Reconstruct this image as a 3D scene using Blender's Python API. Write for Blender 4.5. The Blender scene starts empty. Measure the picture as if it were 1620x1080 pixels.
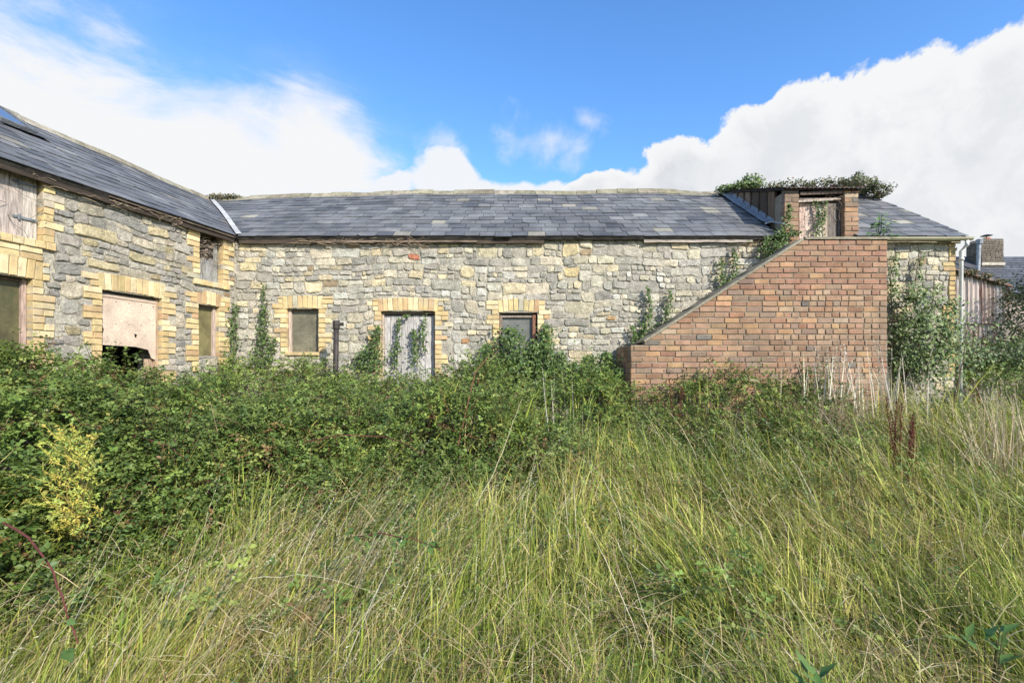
import bpy, math, random
import numpy as np
from mathutils import Vector

random.seed(7)
rng = np.random.default_rng(7)
R = math.radians
sc = bpy.context.scene
COL = sc.collection

# ------------------------------------------------------------------ camera
FPX, CX, HY, EYE = 800.0, 810.0, 588.0, 1.6
cam_data = bpy.data.cameras.new('camera')
cam_data.sensor_width = 36
cam_data.lens = FPX / 1620 * 36
cam_data.shift_y = (HY - 540) / 1620
cam_data.clip_start = 0.05
cam_data.clip_end = 2000
cam = bpy.data.objects.new('camera', cam_data)
COL.objects.link(cam)
cam.location = (0, 0, EYE)
cam.rotation_euler = (R(90), 0, 0)
sc.camera = cam
sc.view_settings.view_transform = 'Standard'
sc.view_settings.look = 'None'
sc.view_settings.gamma = 1
sc.view_settings.use_curve_mapping = False
sc.view_settings.exposure = 0.4
sc.cycles.use_denoising = True
sc.cycles.max_bounces = 6
sc.cycles.diffuse_bounces = 3
sc.cycles.glossy_bounces = 2
sc.cycles.transmission_bounces = 4
sc.cycles.transparent_max_bounces = 4

# ------------------------------------------------------------------ sun + sky
SUN_AZ, SUN_EL = R(144), R(32)          # clockwise from +Y
sd = bpy.data.lights.new('sun', 'SUN')
sd.energy = 5.0
sd.angle = R(0.5)
sd.color = (1.0, 0.93, 0.82)
sun = bpy.data.objects.new('sun', sd)
COL.objects.link(sun)
to_sun = Vector((math.sin(SUN_AZ) * math.cos(SUN_EL), math.cos(SUN_AZ) * math.cos(SUN_EL), math.sin(SUN_EL)))
sun.rotation_euler = to_sun.to_track_quat('Z', 'Y').to_euler()
sun.location = (10, -10, 20)

world = bpy.data.worlds.new('World')
sc.world = world
world.use_nodes = True
wt_ = world.node_tree
wt_.nodes.clear()


class NT:
    """small node helper"""
    def __init__(s, tree): s.t = tree
    def n(s, typ, **kw):
        nd = s.t.nodes.new(typ)
        for k, v in kw.items(): setattr(nd, k, v)
        return nd
    def put(s, sock, v):
        if isinstance(v, bpy.types.NodeSocket): s.t.links.new(v, sock)
        elif v is not None: sock.default_value = v
    def m(s, op, a, b=None, c=None, clamp=False):
        nd = s.n('ShaderNodeMath', operation=op, use_clamp=clamp)
        s.put(nd.inputs[0], a)
        if b is not None: s.put(nd.inputs[1], b)
        if c is not None: s.put(nd.inputs[2], c)
        return nd.outputs[0]
    def mix(s, f, a, b, mode='MIX'):
        nd = s.n('ShaderNodeMix', data_type='RGBA', blend_type=mode)
        s.put(nd.inputs[0], f); s.put(nd.inputs[6], a); s.put(nd.inputs[7], b)
        return nd.outputs[2]
    def ss(s, v, a, b, lo=0.0, hi=1.0):
        nd = s.n('ShaderNodeMapRange', interpolation_type='SMOOTHSTEP')
        s.put(nd.inputs[0], v); s.put(nd.inputs[1], a); s.put(nd.inputs[2], b)
        s.put(nd.inputs[3], lo); s.put(nd.inputs[4], hi)
        return nd.outputs[0]
    def noise(s, vec, scale, detail=4, rough=0.55, dist=0.0):
        nd = s.n('ShaderNodeTexNoise')
        if vec is not None: s.put(nd.inputs['Vector'], vec)
        nd.inputs['Scale'].default_value = scale
        nd.inputs['Detail'].default_value = detail
        nd.inputs['Roughness'].default_value = rough
        nd.inputs['Distortion'].default_value = dist
        return nd.outputs[0]


def c4(r, g=None, b=None):
    if g is None: return (r, r, r, 1)
    return (r, g, b, 1)


T = NT(wt_)
out = T.n('ShaderNodeOutputWorld')
bg = T.n('ShaderNodeBackground')
wt_.links.new(bg.outputs[0], out.inputs[0])
sky = T.n('ShaderNodeTexSky', sky_type='NISHITA', sun_disc=False)
sky.sun_elevation = SUN_EL
sky.sun_rotation = SUN_AZ
sky.air_density = 1.0
sky.dust_density = 0.35
sky.ozone_density = 2.5
sky.altitude = 0
tc = T.n('ShaderNodeTexCoord')
sep = T.n('ShaderNodeSeparateXYZ')
wt_.links.new(tc.outputs['Generated'], sep.inputs[0])
dirv = tc.outputs['Generated']
w1 = T.n('ShaderNodeTexNoise'); w1.inputs['Scale'].default_value = 7.0; w1.inputs['Detail'].default_value = 5.0
wt_.links.new(dirv, w1.inputs['Vector'])
wsep = T.n('ShaderNodeSeparateXYZ'); wt_.links.new(w1.outputs['Color'], wsep.inputs[0])
az = T.m('ADD', T.m('ARCTAN2', sep.outputs[0], sep.outputs[1]), T.m('MULTIPLY', T.m('SUBTRACT', wsep.outputs[0], 0.5), 0.13))
el = T.m('ADD', T.m('ARCSINE', sep.outputs[2]), T.m('MULTIPLY', T.m('SUBTRACT', wsep.outputs[1], 0.5), 0.10))
vs_ = T.n('ShaderNodeVectorMath', operation='MULTIPLY'); wt_.links.new(dirv, vs_.inputs[0]); vs_.inputs[1].default_value = (3.2, 3.2, 9.0)
n_streak = T.noise(vs_.outputs[0], 1.6, 7, 0.62, 0.8)
n_big = T.noise(dirv, 5.0, 7, 0.6, 0.25)
n_mid = T.noise(dirv, 13.0, 6, 0.62, 0.3)
n_soft = T.noise(dirv, 2.6, 5, 0.5)


def azel(px, py):
    a = math.atan((px - CX) / FPX)
    return a, math.atan((HY - py) / FPX * math.cos(a))


def blob(px, py, rx, ry):
    a, e = azel(px, py)
    a2, _ = azel(px + rx, py)
    _, e2 = azel(px, py - ry)
    ra, re = abs(a2 - a), abs(e2 - e)
    u = T.m('MULTIPLY', T.m('SUBTRACT', az, a), 1 / ra)
    v = T.m('MULTIPLY', T.m('SUBTRACT', el, e), 1 / re)
    q = T.m('SQRT', T.m('ADD', T.m('MULTIPLY', u, u), T.m('MULTIPLY', v, v)))
    return T.m('SUBTRACT', 1.0, q)


def union(lst, k=0.15):
    r = lst[0]
    for b in lst[1:]:
        r = T.m('SMOOTH_MAX', r, b, k)
    return r


crisp = union([blob(1540, 330, 560, 250), blob(1640, 240, 420, 235), blob(1180, 300, 150, 130), blob(1290, 270, 150, 150),
               blob(1080, 300, 110, 95), blob(1420, 250, 170, 175),
               blob(960, 305, 60, 34), blob(930, 312, 60, 28)], 0.1)
small = union([blob(700, 292, 80, 62), blob(715, 270, 45, 40), blob(612, 298, 55, 44), blob(790, 305, 90, 34), blob(870, 310, 60, 26)], 0.1)
soft = union([blob(60, 250, 430, 245), blob(330, 260, 300, 155), blob(-250, 260, 420, 300), blob(500, 260, 130, 110)], 0.15)
nb = T.m('SUBTRACT', n_big, 0.5)
nm = T.m('SUBTRACT', n_mid, 0.5)
d_crisp = T.m('ADD', crisp, T.m('ADD', T.m('MULTIPLY', nb, 0.5), T.m('MULTIPLY', nm, 0.6)))
m_crisp = T.ss(d_crisp, -0.005, 0.075)
d_small = T.m('ADD', small, T.m('ADD', T.m('MULTIPLY', nb, 0.6), T.m('MULTIPLY', nm, 1.0)))
m_small = T.ss(d_small, 0.0, 0.35, 0, 0.95)
d_soft = T.m('ADD', soft, T.m('ADD', T.m('MULTIPLY', nb, 0.45), T.m('MULTIPLY', T.m('SUBTRACT', n_streak, 0.5), 1.1)))
m_soft = T.m('ADD', T.m('MULTIPLY', T.ss(d_soft, -0.12, 0.5), 0.8), T.m('MULTIPLY', T.ss(d_soft, -0.5, 0.7), 0.2))
wisp = union([blob(865, 218, 90, 52), blob(922, 188, 55, 36), blob(700, 235, 70, 40), blob(905, 235, 40, 40)], 0.1)
d_wisp = T.m('ADD', wisp, T.m('MULTIPLY', nm, 2.6))
m_wisp = T.ss(d_wisp, 0.1, 1.3, 0, 0.6)
# unseen rest of the sky: broken cloud added for fill light, thinned to dim it
behind = T.ss(T.m('ABSOLUTE', az), R(62), R(80))
m_rest = T.m('MULTIPLY', T.ss(n_soft, 0.50, 0.62), behind)
mask = T.m('MAXIMUM', T.m('MAXIMUM', m_crisp, m_soft), T.m('MAXIMUM', m_small, T.m('MAXIMUM', m_wisp, m_rest)))
# cloud tone: bright rims, soft grey belly shading painted in by noise
belly = T.m('MULTIPLY', T.ss(d_crisp, 0.10, 0.5), T.m('ADD', T.m('MULTIPLY', T.ss(n_soft, 0.35, 0.62), 0.6), T.m('MULTIPLY', T.ss(n_mid, 0.36, 0.62), 0.5)))
cl_hi = c4(7.0, 7.08, 7.15)
cl_lo = c4(5.1, 5.35, 5.75)
cloud = T.mix(T.m('MULTIPLY', belly, 0.75), cl_hi, cl_lo)
mott = T.ss(n_big, 0.3, 0.75, 0.93, 1.04)
cloud = T.mix(1.0, cloud, T.n('ShaderNodeCombineXYZ').outputs[0], 'MIX') if False else cloud
hs = T.n('ShaderNodeHueSaturation')
hs.inputs['Saturation'].default_value = 1.22
hs.inputs['Value'].default_value = 1.0
hs.inputs['Hue'].default_value = 0.503
wt_.links.new(sky.outputs[0], hs.inputs['Color'])
skyc = T.mix(1.0, hs.outputs[0], c4(2.26, 2.28, 2.36), 'MULTIPLY')
final = T.mix(mask, skyc, cloud)
wt_.links.new(final, bg.inputs[0])
bg.inputs[1].default_value = 0.1

# ------------------------------------------------------------------ materials
def material(name, rough=0.8, spec=0.3, attr=True, base=(0.5, 0.5, 0.5), mottle=((4, 0.75, 1.2),), bump=((30, 0.3),),
             bump_dist=0.01, patch=None, transl=0.0, metal=0.0, stretch=None):
    m = bpy.data.materials.new(name)
    m.use_nodes = True
    t = m.node_tree
    t.nodes.clear()
    N = NT(t)
    o = N.n('ShaderNodeOutputMaterial')
    p = N.n('ShaderNodeBsdfPrincipled')
    p.inputs['Roughness'].default_value = rough
    p.inputs['Specular IOR Level'].default_value = spec
    p.inputs['Metallic'].default_value = metal
    geo = N.n('ShaderNodeNewGeometry')
    vec = geo.outputs['Position']
    if stretch:
        vm = N.n('ShaderNodeVectorMath', operation='MULTIPLY')
        t.links.new(vec, vm.inputs[0])
        vm.inputs[1].default_value = stretch
        vec = vm.outputs[0]
    if attr:
        a = N.n('ShaderNodeAttribute', attribute_name='tint')
        col = a.outputs['Color']
    else:
        col = c4(*base)
    for sc_, lo, hi in mottle:
        f = N.ss(N.noise(vec, sc_, 5, 0.6), 0.3, 0.7, lo, hi)
        cmb = N.n('ShaderNodeCombineXYZ')
        for i in range(3): t.links.new(f, cmb.inputs[i])
        col = N.mix(1.0, col, cmb.outputs[0], 'MULTIPLY')
    for pt in (patch or ()):
        sc_, a0, b0, pc, amt = pt
        f = N.ss(N.noise(vec, sc_, 6, 0.65, 0.2), a0, b0, 0, amt)
        col = N.mix(f, col, c4(*pc))
    N.put(p.inputs['Base Color'], col)
    if bump:
        h = None
        for sc_, amt in bump:
            v = N.m('MULTIPLY', N.noise(vec, sc_, 5, 0.65), amt)
            h = v if h is None else N.m('ADD', h, v)
        b = N.n('ShaderNodeBump')
        b.inputs['Strength'].default_value = 1.0
        b.inputs['Distance'].default_value = bump_dist
        t.links.new(h, b.inputs['Height'])
        t.links.new(b.outputs[0], p.inputs['Normal'])
    if transl:
        tr = N.n('ShaderNodeBsdfTranslucent')
        N.put(tr.inputs['Color'], col)
        ms = N.n('ShaderNodeMixShader')
        ms.inputs[0].default_value = transl
        t.links.new(p.outputs[0], ms.inputs[1])
        t.links.new(tr.outputs[0], ms.inputs[2])
        t.links.new(ms.outputs[0], o.inputs[0])
    else:
        t.links.new(p.outputs[0], o.inputs[0])
    return m


M = {}
M['stone'] = material('rubble stone', 0.9, 0.2, mottle=((12, 0.76, 1.18), (55, 0.72, 1.22)), bump=((35, 1.0), (110, 0.7)), bump_dist=0.022,
                      patch=((35, 0.60, 0.70, (0.50, 0.48, 0.42), 0.6), (14, 0.60, 0.72, (0.10, 0.095, 0.085), 0.6)))
M['mortar'] = material('lime mortar', 0.95, 0.1, attr=False, base=(0.46, 0.425, 0.345), mottle=((3, 0.7, 1.2), (40, 0.65, 1.2)),
                       bump=((18, 1.0), (80, 0.6)), bump_dist=0.03, patch=((2.0, 0.55, 0.7, (0.24, 0.225, 0.19), 0.6),))
M['ybrick'] = material('yellow brick', 0.85, 0.2, mottle=((7, 0.82, 1.12), (70, 0.85, 1.1)), bump=((60, 0.6), (200, 0.3)), bump_dist=0.008,
                       patch=((9, 0.54, 0.72, (0.27, 0.235, 0.17), 0.65), (2.5, 0.5, 0.7, (0.38, 0.33, 0.25), 0.5)))
M['rbrick'] = material('red brick', 0.88, 0.2, mottle=((5, 0.8, 1.15), (60, 0.85, 1.12)), bump=((50, 0.6), (160, 0.4)), bump_dist=0.007,
                       patch=((6, 0.55, 0.75, (0.30, 0.23, 0.165), 0.55), (1.3, 0.48, 0.70, (0.16, 0.12, 0.085), 0.6), (2.6, 0.58, 0.74, (0.36, 0.30, 0.23), 0.4), (45, 0.60, 0.70, (0.42, 0.37, 0.30), 0.45)))
M['rmortar'] = material('brick mortar', 0.95, 0.1, attr=False, base=(0.29, 0.25, 0.185), mottle=((4, 0.7, 1.15), (50, 0.75, 1.15)),
                        bump=((40, 1),), bump_dist=0.01)
M['concrete'] = material('weathered concrete', 0.92, 0.15, attr=False, base=(0.30, 0.27, 0.20), mottle=((5, 0.75, 1.15), (60, 0.8, 1.1)),
                         bump=((30, 1), (120, .4)), bump_dist=0.012, patch=((8, 0.55, 0.7, (0.12, 0.115, 0.09), 0.6),))
M['slate'] = material('roof slate', 0.6, 0.35, mottle=((1.1, 0.82, 1.2), (3.0, 0.78, 1.2), (40, 0.85, 1.12)), bump=((16, 0.6), (70, 0.3)), bump_dist=0.006,
                      patch=((11, 0.62, 0.72, (0.22, 0.21, 0.17), 0.45), (26, 0.66, 0.72, (0.3, 0.29, 0.24), 0.5)))
M['ridge'] = material('ridge tile', 0.9, 0.15, attr=True, mottle=((6, 0.7, 1.2), (50, 0.8, 1.15)), bump=((30, 1),), bump_dist=0.012,
                      patch=((9, 0.5, 0.65, (0.14, 0.13, 0.07), 0.6),))
M['lead'] = material('lead flashing', 0.55, 0.5, attr=True, mottle=((6, 0.75, 1.15),), bump=((14, 1.0),), bump_dist=0.02)
M['wood'] = material('weathered wood', 0.88, 0.15, mottle=((14, 0.62, 1.2),), bump=((16, 1.0),), bump_dist=0.01, stretch=(4, 4, 0.5),
                     patch=((9, 0.56, 0.72, (0.10, 0.085, 0.07), 0.6),))
M['woodh'] = material('weathered fascia wood', 0.88, 0.15, mottle=((10, 0.6, 1.2),), bump=((12, 1.0),), bump_dist=0.01, stretch=(0.6, 0.6, 5),
                      patch=((8, 0.52, 0.66, (0.05, 0.04, 0.03), 0.75),))
M['board'] = material('chipboard sheet', 0.9, 0.15, mottle=((3, 0.8, 1.12), (45, 0.85, 1.12), (130, 0.85, 1.12)), bump=((60, 1),), bump_dist=0.003,
                      patch=((2.4, 0.56, 0.7, (0.22, 0.16, 0.12), 0.6),))
M['dull'] = material('dull sheet board', 0.45, 0.45, mottle=((4, 0.7, 1.25), (24, 0.85, 1.15)), bump=((30, 1),), bump_dist=0.002,
                     patch=((5, 0.58, 0.75, (0.05, 0.065, 0.03), 0.7),))
M['metal'] = material('old painted metal', 0.6, 0.4, mottle=((12, 0.6, 1.3),), bump=((40, 1),), bump_dist=0.003)
M['white'] = material('white plastic', 0.45, 0.4, mottle=((5, 0.85, 1.05),), bump=())
M['corr'] = material('rusty corrugated iron', 0.7, 0.35, mottle=((5, 0.75, 1.15),), bump=((40, 1),), bump_dist=0.004, stretch=(3.5, 3.5, 0.35),
                     patch=((2.2, 0.52, 0.60, (0.22, 0.085, 0.045), 0.85), (5, 0.55, 0.7, (0.36, 0.28, 0.22), 0.5)))
M['dark'] = material('dark timber', 0.9, 0.1, mottle=((9, 0.6, 1.4),), bump=((20, 1),), bump_dist=0.008)
M['leaf'] = material('leaf', 0.5, 0.35, mottle=(), bump=(), transl=0.18)
M['grass'] = material('grass blade', 0.55, 0.3, mottle=(), bump=(), transl=0.20)
M['straw'] = material('dry straw', 0.7, 0.2, mottle=(), bump=(), transl=0.2)
M['bark'] = material('bark', 0.9, 0.1, mottle=((40, 0.7, 1.2),), bump=((50, 1),), bump_dist=0.004)
M['glass'] = material('skylight glass', 0.06, 1.0, mottle=(), bump=())
M['soil'] = material('soil and moss', 0.97, 0.05, attr=False, base=(0.06, 0.055, 0.03), mottle=((1.2, 0.6, 1.3), (14, 0.6, 1.3)),
                     bump=((8, 1.0),), bump_dist=0.05, patch=((0.8, 0.45, 0.6, (0.05, 0.07, 0.022), 0.8),))


# ------------------------------------------------------------------ object helpers
def jit(c, a=0.1, hue=0.03):
    k = 1 + random.uniform(-a, a)
    return tuple(max(0.004, x * k * (1 + random.uniform(-hue, hue))) for x in c)


class MB:
    def __init__(s): s.v, s.f, s.c = [], [], []
    def add(s, vs, fs, col):
        o = len(s.v)
        s.v += [tuple(p) for p in vs]
        s.f += [tuple(i + o for i in f) for f in fs]
        s.c += [col] * len(vs)
        return s
    def obox(s, o, ax, ay, az_, col):
        """box from corner o and three edge vectors"""
        o, ax, ay, az_ = map(Vector, (o, ax, ay, az_))
        vs = [o, o + ax, o + ax + ay, o + ay, o + az_, o + ax + az_, o + ax + ay + az_, o + ay + az_]
        return s.add(vs, [(0, 3, 2, 1), (4, 5, 6, 7), (0, 1, 5, 4), (1, 2, 6, 5), (2, 3, 7, 6), (3, 0, 4, 7)], col)
    def box(s, x0, x1, y0, y1, z0, z1, col):
        return s.obox((x0, y0, z0), (x1 - x0, 0, 0), (0, y1 - y0, 0), (0, 0, z1 - z0), col)
    def tube(s, pts, radii, n=6, col=(.1, .1, .1), cap=True):
        pts = [Vector(p) for p in pts]
        if not hasattr(radii, '__len__'): radii = [radii] * len(pts)
        vs, fs = [], []
        for i, p in enumerate(pts):
            d = (pts[min(i + 1, len(pts) - 1)] - pts[max(i - 1, 0)])
            if d.length < 1e-9: d = Vector((0, 0, 1))
            d.normalize()
            a = d.cross(Vector((0.31, 0.17, 1)) if abs(d.z) < 0.95 else Vector((1, 0, 0)))
            a.normalize()
            b = d.cross(a)
            for k in range(n):
                th = 2 * math.pi * k / n
                vs.append(p + (a * math.cos(th) + b * math.sin(th)) * radii[i])
        for i in range(len(pts) - 1):
            for k in range(n):
                k2 = (k + 1) % n
                fs.append((i * n + k, i * n + k2, (i + 1) * n + k2, (i + 1) * n + k))
        if cap:
            fs.append(tuple(range(n - 1, -1, -1)))
            fs.append(tuple((len(pts) - 1) * n + k for k in range(n)))
        return s.add(vs, fs, col)
    def mesh(s, name, mat, smooth=False):
        me = bpy.data.meshes.new(name)
        me.from_pydata(s.v, [], s.f)
        at = me.attributes.new('tint', 'FLOAT_COLOR', 'POINT')
        arr = np.ones((len(s.v), 4), np.float32)
        arr[:, :3] = np.array(s.c, np.float32).reshape(-1, 3)
        at.data.foreach_set('color', arr.ravel())
        me.materials.append(mat)
        if smooth: me.polygons.foreach_set('use_smooth', [True] * len(me.polygons))
        return me
    def build(s, name, mat, parent=None, smooth=False, kind=None):
        o = bpy.data.objects.new(name, s.mesh(name, mat, smooth))
        COL.objects.link(o)
        if parent: o.parent = parent
        if kind: o['kind'] = kind
        return o


def thing(name, label, cat, loc=(0, 0, 0), group=None):
    """Empty marking the thing; geometry is written in world coordinates, so it sits at the origin of the place"""
    o = bpy.data.objects.new(name, None)
    COL.objects.link(o)
    o.empty_display_size = 0.3
    o['label'] = label
    o['category'] = cat
    if group: o['group'] = group
    return o


def rebase(root):
    """move the thing's Empty to the base of its geometry and re-express its children relative to it"""
    pts = []
    def walk(o):
        if o.type == 'MESH' and len(o.data.vertices):
            n = len(o.data.vertices)
            a = np.empty(n * 3, np.float32)
            o.data.vertices.foreach_get('co', a)
            a = a.reshape(-1, 3)
            pts.append(a.min(0)); pts.append(a.max(0))
        for c in kids.get(o, ()): walk(c)
    walk(root)
    a = np.array(pts)
    lo, hi = a.min(0), a.max(0)
    base = Vector(((lo[0] + hi[0]) / 2, (lo[1] + hi[1]) / 2, lo[2]))
    root.location = base
    for c in kids.get(root, ()):
        c.location = c.location - base


def tag(o, label=None, cat=None, group=None, kind=None):
    if label: o['label'] = label
    if cat: o['category'] = cat
    if group: o['group'] = group
    if kind: o['kind'] = kind
    return o


def np_mesh(name, V, F, C_, mat, parent=None, kind=None, smooth=False):
    """V (n,3), F (m,k) all same k, C_ (n,3)"""
    me = bpy.data.meshes.new(name)
    V = np.ascontiguousarray(V, np.float32)
    F = np.ascontiguousarray(F, np.int32)
    m_, k = F.shape
    me.vertices.add(len(V)); me.vertices.foreach_set('co', V.ravel())
    me.loops.add(m_ * k); me.loops.foreach_set('vertex_index', F.ravel())
    me.polygons.add(m_)
    me.polygons.foreach_set('loop_start', np.arange(0, m_ * k, k, dtype=np.int32))
    me.polygons.foreach_set('loop_total', np.full(m_, k, np.int32))
    if smooth: me.polygons.foreach_set('use_smooth', np.ones(m_, bool))
    me.update(calc_edges=True)
    at = me.attributes.new('tint', 'FLOAT_COLOR', 'POINT')
    arr = np.ones((len(V), 4), np.float32); arr[:, :3] = C_
    at.data.foreach_set('color', arr.ravel())
    me.materials.append(mat)
    o = bpy.data.objects.new(name, me)
    COL.objects.link(o)
    if parent: o.parent = parent
    if kind: o['kind'] = kind
    return o


# 2D polygon clip: keep a*x+b*y<=c
def clip(poly, a, b, c):
    res = []
    n = len(poly)
    for i in range(n):
        p, q = poly[i], poly[(i + 1) % n]
        dp, dq = a * p[0] + b * p[1] - c, a * q[0] + b * q[1] - c
        if dp <= 0: res.append(p)
        if (dp < 0 < dq) or (dq < 0 < dp):
            t = dp / (dp - dq)
            res.append((p[0] + (q[0] - p[0]) * t, p[1] + (q[1] - p[1]) * t))
    return res


def area(poly):
    return 0.5 * abs(sum(poly[i][0] * poly[(i + 1) % len(poly)][1] - poly[(i + 1) % len(poly)][0] * poly[i][1] for i in range(len(poly))))


class Frame:
    """a wall or roof face: point(u, v, w) = o + U*u + V*v + N*w"""
    def __init__(s, o, U, V, N): s.o, s.U, s.V, s.N = Vector(o), Vector(U), Vector(V), Vector(N)
    def p(s, u, v, w=0.0): return s.o + s.U * u + s.V * v + s.N * w


def prism(mb, fr, poly, w0, w1, col, bev=0.0, tilt=(0, 0)):
    """polygon extruded from depth w0 to w1 with a small chamfer round its front"""
    n = len(poly)
    cx = sum(p[0] for p in poly) / n
    cy = sum(p[1] for p in poly) / n
    def W(p, w): return w + tilt[0] * (p[0] - cx) + tilt[1] * (p[1] - cy)
    vs = [fr.p(p[0], p[1], w0) for p in poly]
    rings = [vs]
    if bev > 0:
        rings.append([fr.p(p[0], p[1], W(p, w1 - bev)) for p in poly])
        inn = []
        for p in poly:
            dx, dy = cx - p[0], cy - p[1]
            sx = min(bev, abs(dx) * 0.5) * (1 if dx > 0 else -1)
            sy = min(bev, abs(dy) * 0.5) * (1 if dy > 0 else -1)
            inn.append(fr.p(p[0] + sx, p[1] + sy, W(p, w1)))
        rings.append(inn)
    else:
        rings.append([fr.p(p[0], p[1], W(p, w1)) for p in poly])
    allv = [q for r in rings for q in r]
    fs = []
    for k in range(len(rings) - 1):
        for i in range(n):
            j = (i + 1) % n
            fs.append((k * n + i, k * n + j, (k + 1) * n + j, (k + 1) * n + i))
    fs.append(tuple((len(rings) - 1) * n + i for i in range(n)))
    mb.add(allv, fs, col)


def rectp(u0, u1, v0, v1): return [(u0, v0), (u1, v0), (u1, v1), (u0, v1)]


def brick_poly(u0, u1, v0, v1, j=0.003):
    r = lambda: random.uniform(-j, j)
    return [(u0 + r(), v0 + r()), (u1 + r(), v0 + r()), (u1 + r(), v1 + r()), (u0 + r(), v1 + r())]


def wall_holes(fr, u0, u1, v0, v1, holes, thick, name, mat, parent):
    us = sorted({u0, u1, *[min(max(h[0], u0), u1) for h in holes], *[min(max(h[1], u0), u1) for h in holes]})
    vs = sorted({v0, v1, *[min(max(h[2], v0), v1) for h in holes], *[min(max(h[3], v0), v1) for h in holes]})
    def inside(u, v): return any(h[0] < u < h[1] and h[2] < v < h[3] for h in holes)
    mb = MB()
    nu, nv = len(us) - 1, len(vs) - 1
    full = [[not inside((us[i] + us[i + 1]) / 2, (vs[j] + vs[j + 1]) / 2) for j in range(nv)] for i in range(nu)]
    c = (1, 1, 1)
    for i in range(nu):
        for j in range(nv):
            if not full[i][j]: continue
            a, b, d, e = us[i], us[i + 1], vs[j], vs[j + 1]
            mb.add([fr.p(a, d), fr.p(b, d), fr.p(b, e), fr.p(a, e)], [(0, 1, 2, 3)], c)
            mb.add([fr.p(a, d, -thick), fr.p(b, d, -thick), fr.p(b, e, -thick), fr.p(a, e, -thick)], [(3, 2, 1, 0)], c)
            for di, dj, q in ((-1, 0, ((a, d), (a, e))), (1, 0, ((b, e), (b, d))), (0, -1, ((b, d), (a, d))), (0, 1, ((a, e), (b, e)))):
                ii, jj = i + di, j + dj
                if 0 <= ii < nu and 0 <= jj < nv and full[ii][jj]: continue
                (p0, p1) = q
                mb.add([fr.p(*p0), fr.p(*p1), fr.p(p1[0], p1[1], -thick), fr.p(p0[0], p0[1], -thick)], [(0, 1, 2, 3)], c)
    return mb.build(name, mat, parent)


def wallpx(px, py, Y): return ((px - CX) * Y / FPX, EYE + (HY - py) * Y / FPX)


# ------------------------------------------------------------------ layout constants
WY = 8.7                     # main wall plane
CXW = (372 - CX) * WY / FPX  # inner corner x  (-4.763)
dW = Vector((-0.2539, -0.9672, 0)).normalized()
nW = Vector((-dW.y, dW.x, 0))                # faces the yard
FM = Frame((0, WY, 0), (1, 0, 0), (0, 0, 1), (0, -1, 0))     # u = X
FW = Frame((CXW, WY, 0), dW, (0, 0, 1), nW)                  # u = distance from corner
XR = 7.62                    # right end of the barn
EAVE_Y, EAVE_Z, RIDGE_Y, RIDGE_Z = 8.58, 3.89, 11.2, 5.56
SL = (RIDGE_Z - EAVE_Z) / (RIDGE_Y - EAVE_Y)


def wing_t(px):
    k = (px - CX) / FPX
    return (CXW - WY * k) / (-dW.x + dW.y * k) if False else (CXW - WY * k) / (-dW.x + k * dW.y)


def wing_z(px, py):
    Y = WY + dW.y * wing_t(px)
    return EYE + (HY - py) * Y / FPX


def sstep(x, a, b):
    t = np.clip((x - a) / (b - a), 0, 1)
    return t * t * (3 - 2 * t)


_tab = rng.random((256, 256))


def vnoise(x, y, s=1.0, seed=0):
    x = np.asarray(x, float) * s + seed * 17.31
    y = np.asarray(y, float) * s + seed * 9.77
    xi, yi = np.floor(x).astype(int), np.floor(y).astype(int)
    fx, fy = x - xi, y - yi
    fx, fy = fx * fx * (3 - 2 * fx), fy * fy * (3 - 2 * fy)
    g = lambda i, j: _tab[i % 256, j % 256]
    return (g(xi, yi) * (1 - fx) + g(xi + 1, yi) * fx) * (1 - fy) + (g(xi, yi + 1) * (1 - fx) + g(xi + 1, yi + 1) * fx) * fy


def fbm(x, y, s=1.0, seed=0, o=4):
    r, a, t = 0, 1, 0
    for k in range(o):
        r = r + a * vnoise(x, y, s * 2 ** k, seed + k * 3)
        t += a; a *= 0.5
    return r / t


# ------------------------------------------------------------------ ground
def ground_z(x, y):
    x = np.asarray(x, float); y = np.asarray(y, float)
    z = 0.72 * sstep(y, 2.2, 8.4) + 0.25 * sstep(y, 9.0, 20.0)
    return z + (fbm(x, y, 0.5, 5) - 0.5) * 0.18 * (1 - 0.6 * sstep(y, 7, 9))


gx = np.concatenate([np.linspace(-600, -14, 14, endpoint=False), np.linspace(-14, 30, 150), np.linspace(34, 600, 14)])
gy = np.concatenate([np.linspace(-600, -4, 12, endpoint=False), np.linspace(-4, 40, 150), np.linspace(46, 900, 14)])
GX, GY = np.meshgrid(gx, gy, indexing='ij')
GZ = ground_z(GX, GY)
nx, ny = GX.shape
idx = np.arange(nx * ny).reshape(nx, ny)
Fg = np.stack([idx[:-1, :-1], idx[1:, :-1], idx[1:, 1:], idx[:-1, 1:]], -1).reshape(-1, 4)
np_mesh('ground', np.stack([GX, GY, GZ], -1).reshape(-1, 3), Fg, np.ones((nx * ny, 3)), M['soil'], kind='structure', smooth=True)

# ------------------------------------------------------------------ masonry
STONES = [((0.51, 0.475, 0.385), 32), ((0.43, 0.405, 0.34), 24), ((0.60, 0.54, 0.40), 18), ((0.62, 0.53, 0.35), 9), ((0.38, 0.36, 0.31), 10),
          ((0.58, 0.56, 0.48), 10), ((0.42, 0.32, 0.20), 1.6), ((0.42, 0.25, 0.16), 0.12)]
STONES_GREY = [((0.47, 0.435, 0.36), 34), ((0.40, 0.375, 0.32), 24), ((0.54, 0.48, 0.36), 18), ((0.52, 0.44, 0.27), 9), ((0.33, 0.315, 0.28), 10),
               ((0.38, 0.27, 0.16), 2)]


def pick(pal):
    return random.choices([p[0] for p in pal], [p[1] for p in pal])[0]


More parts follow.
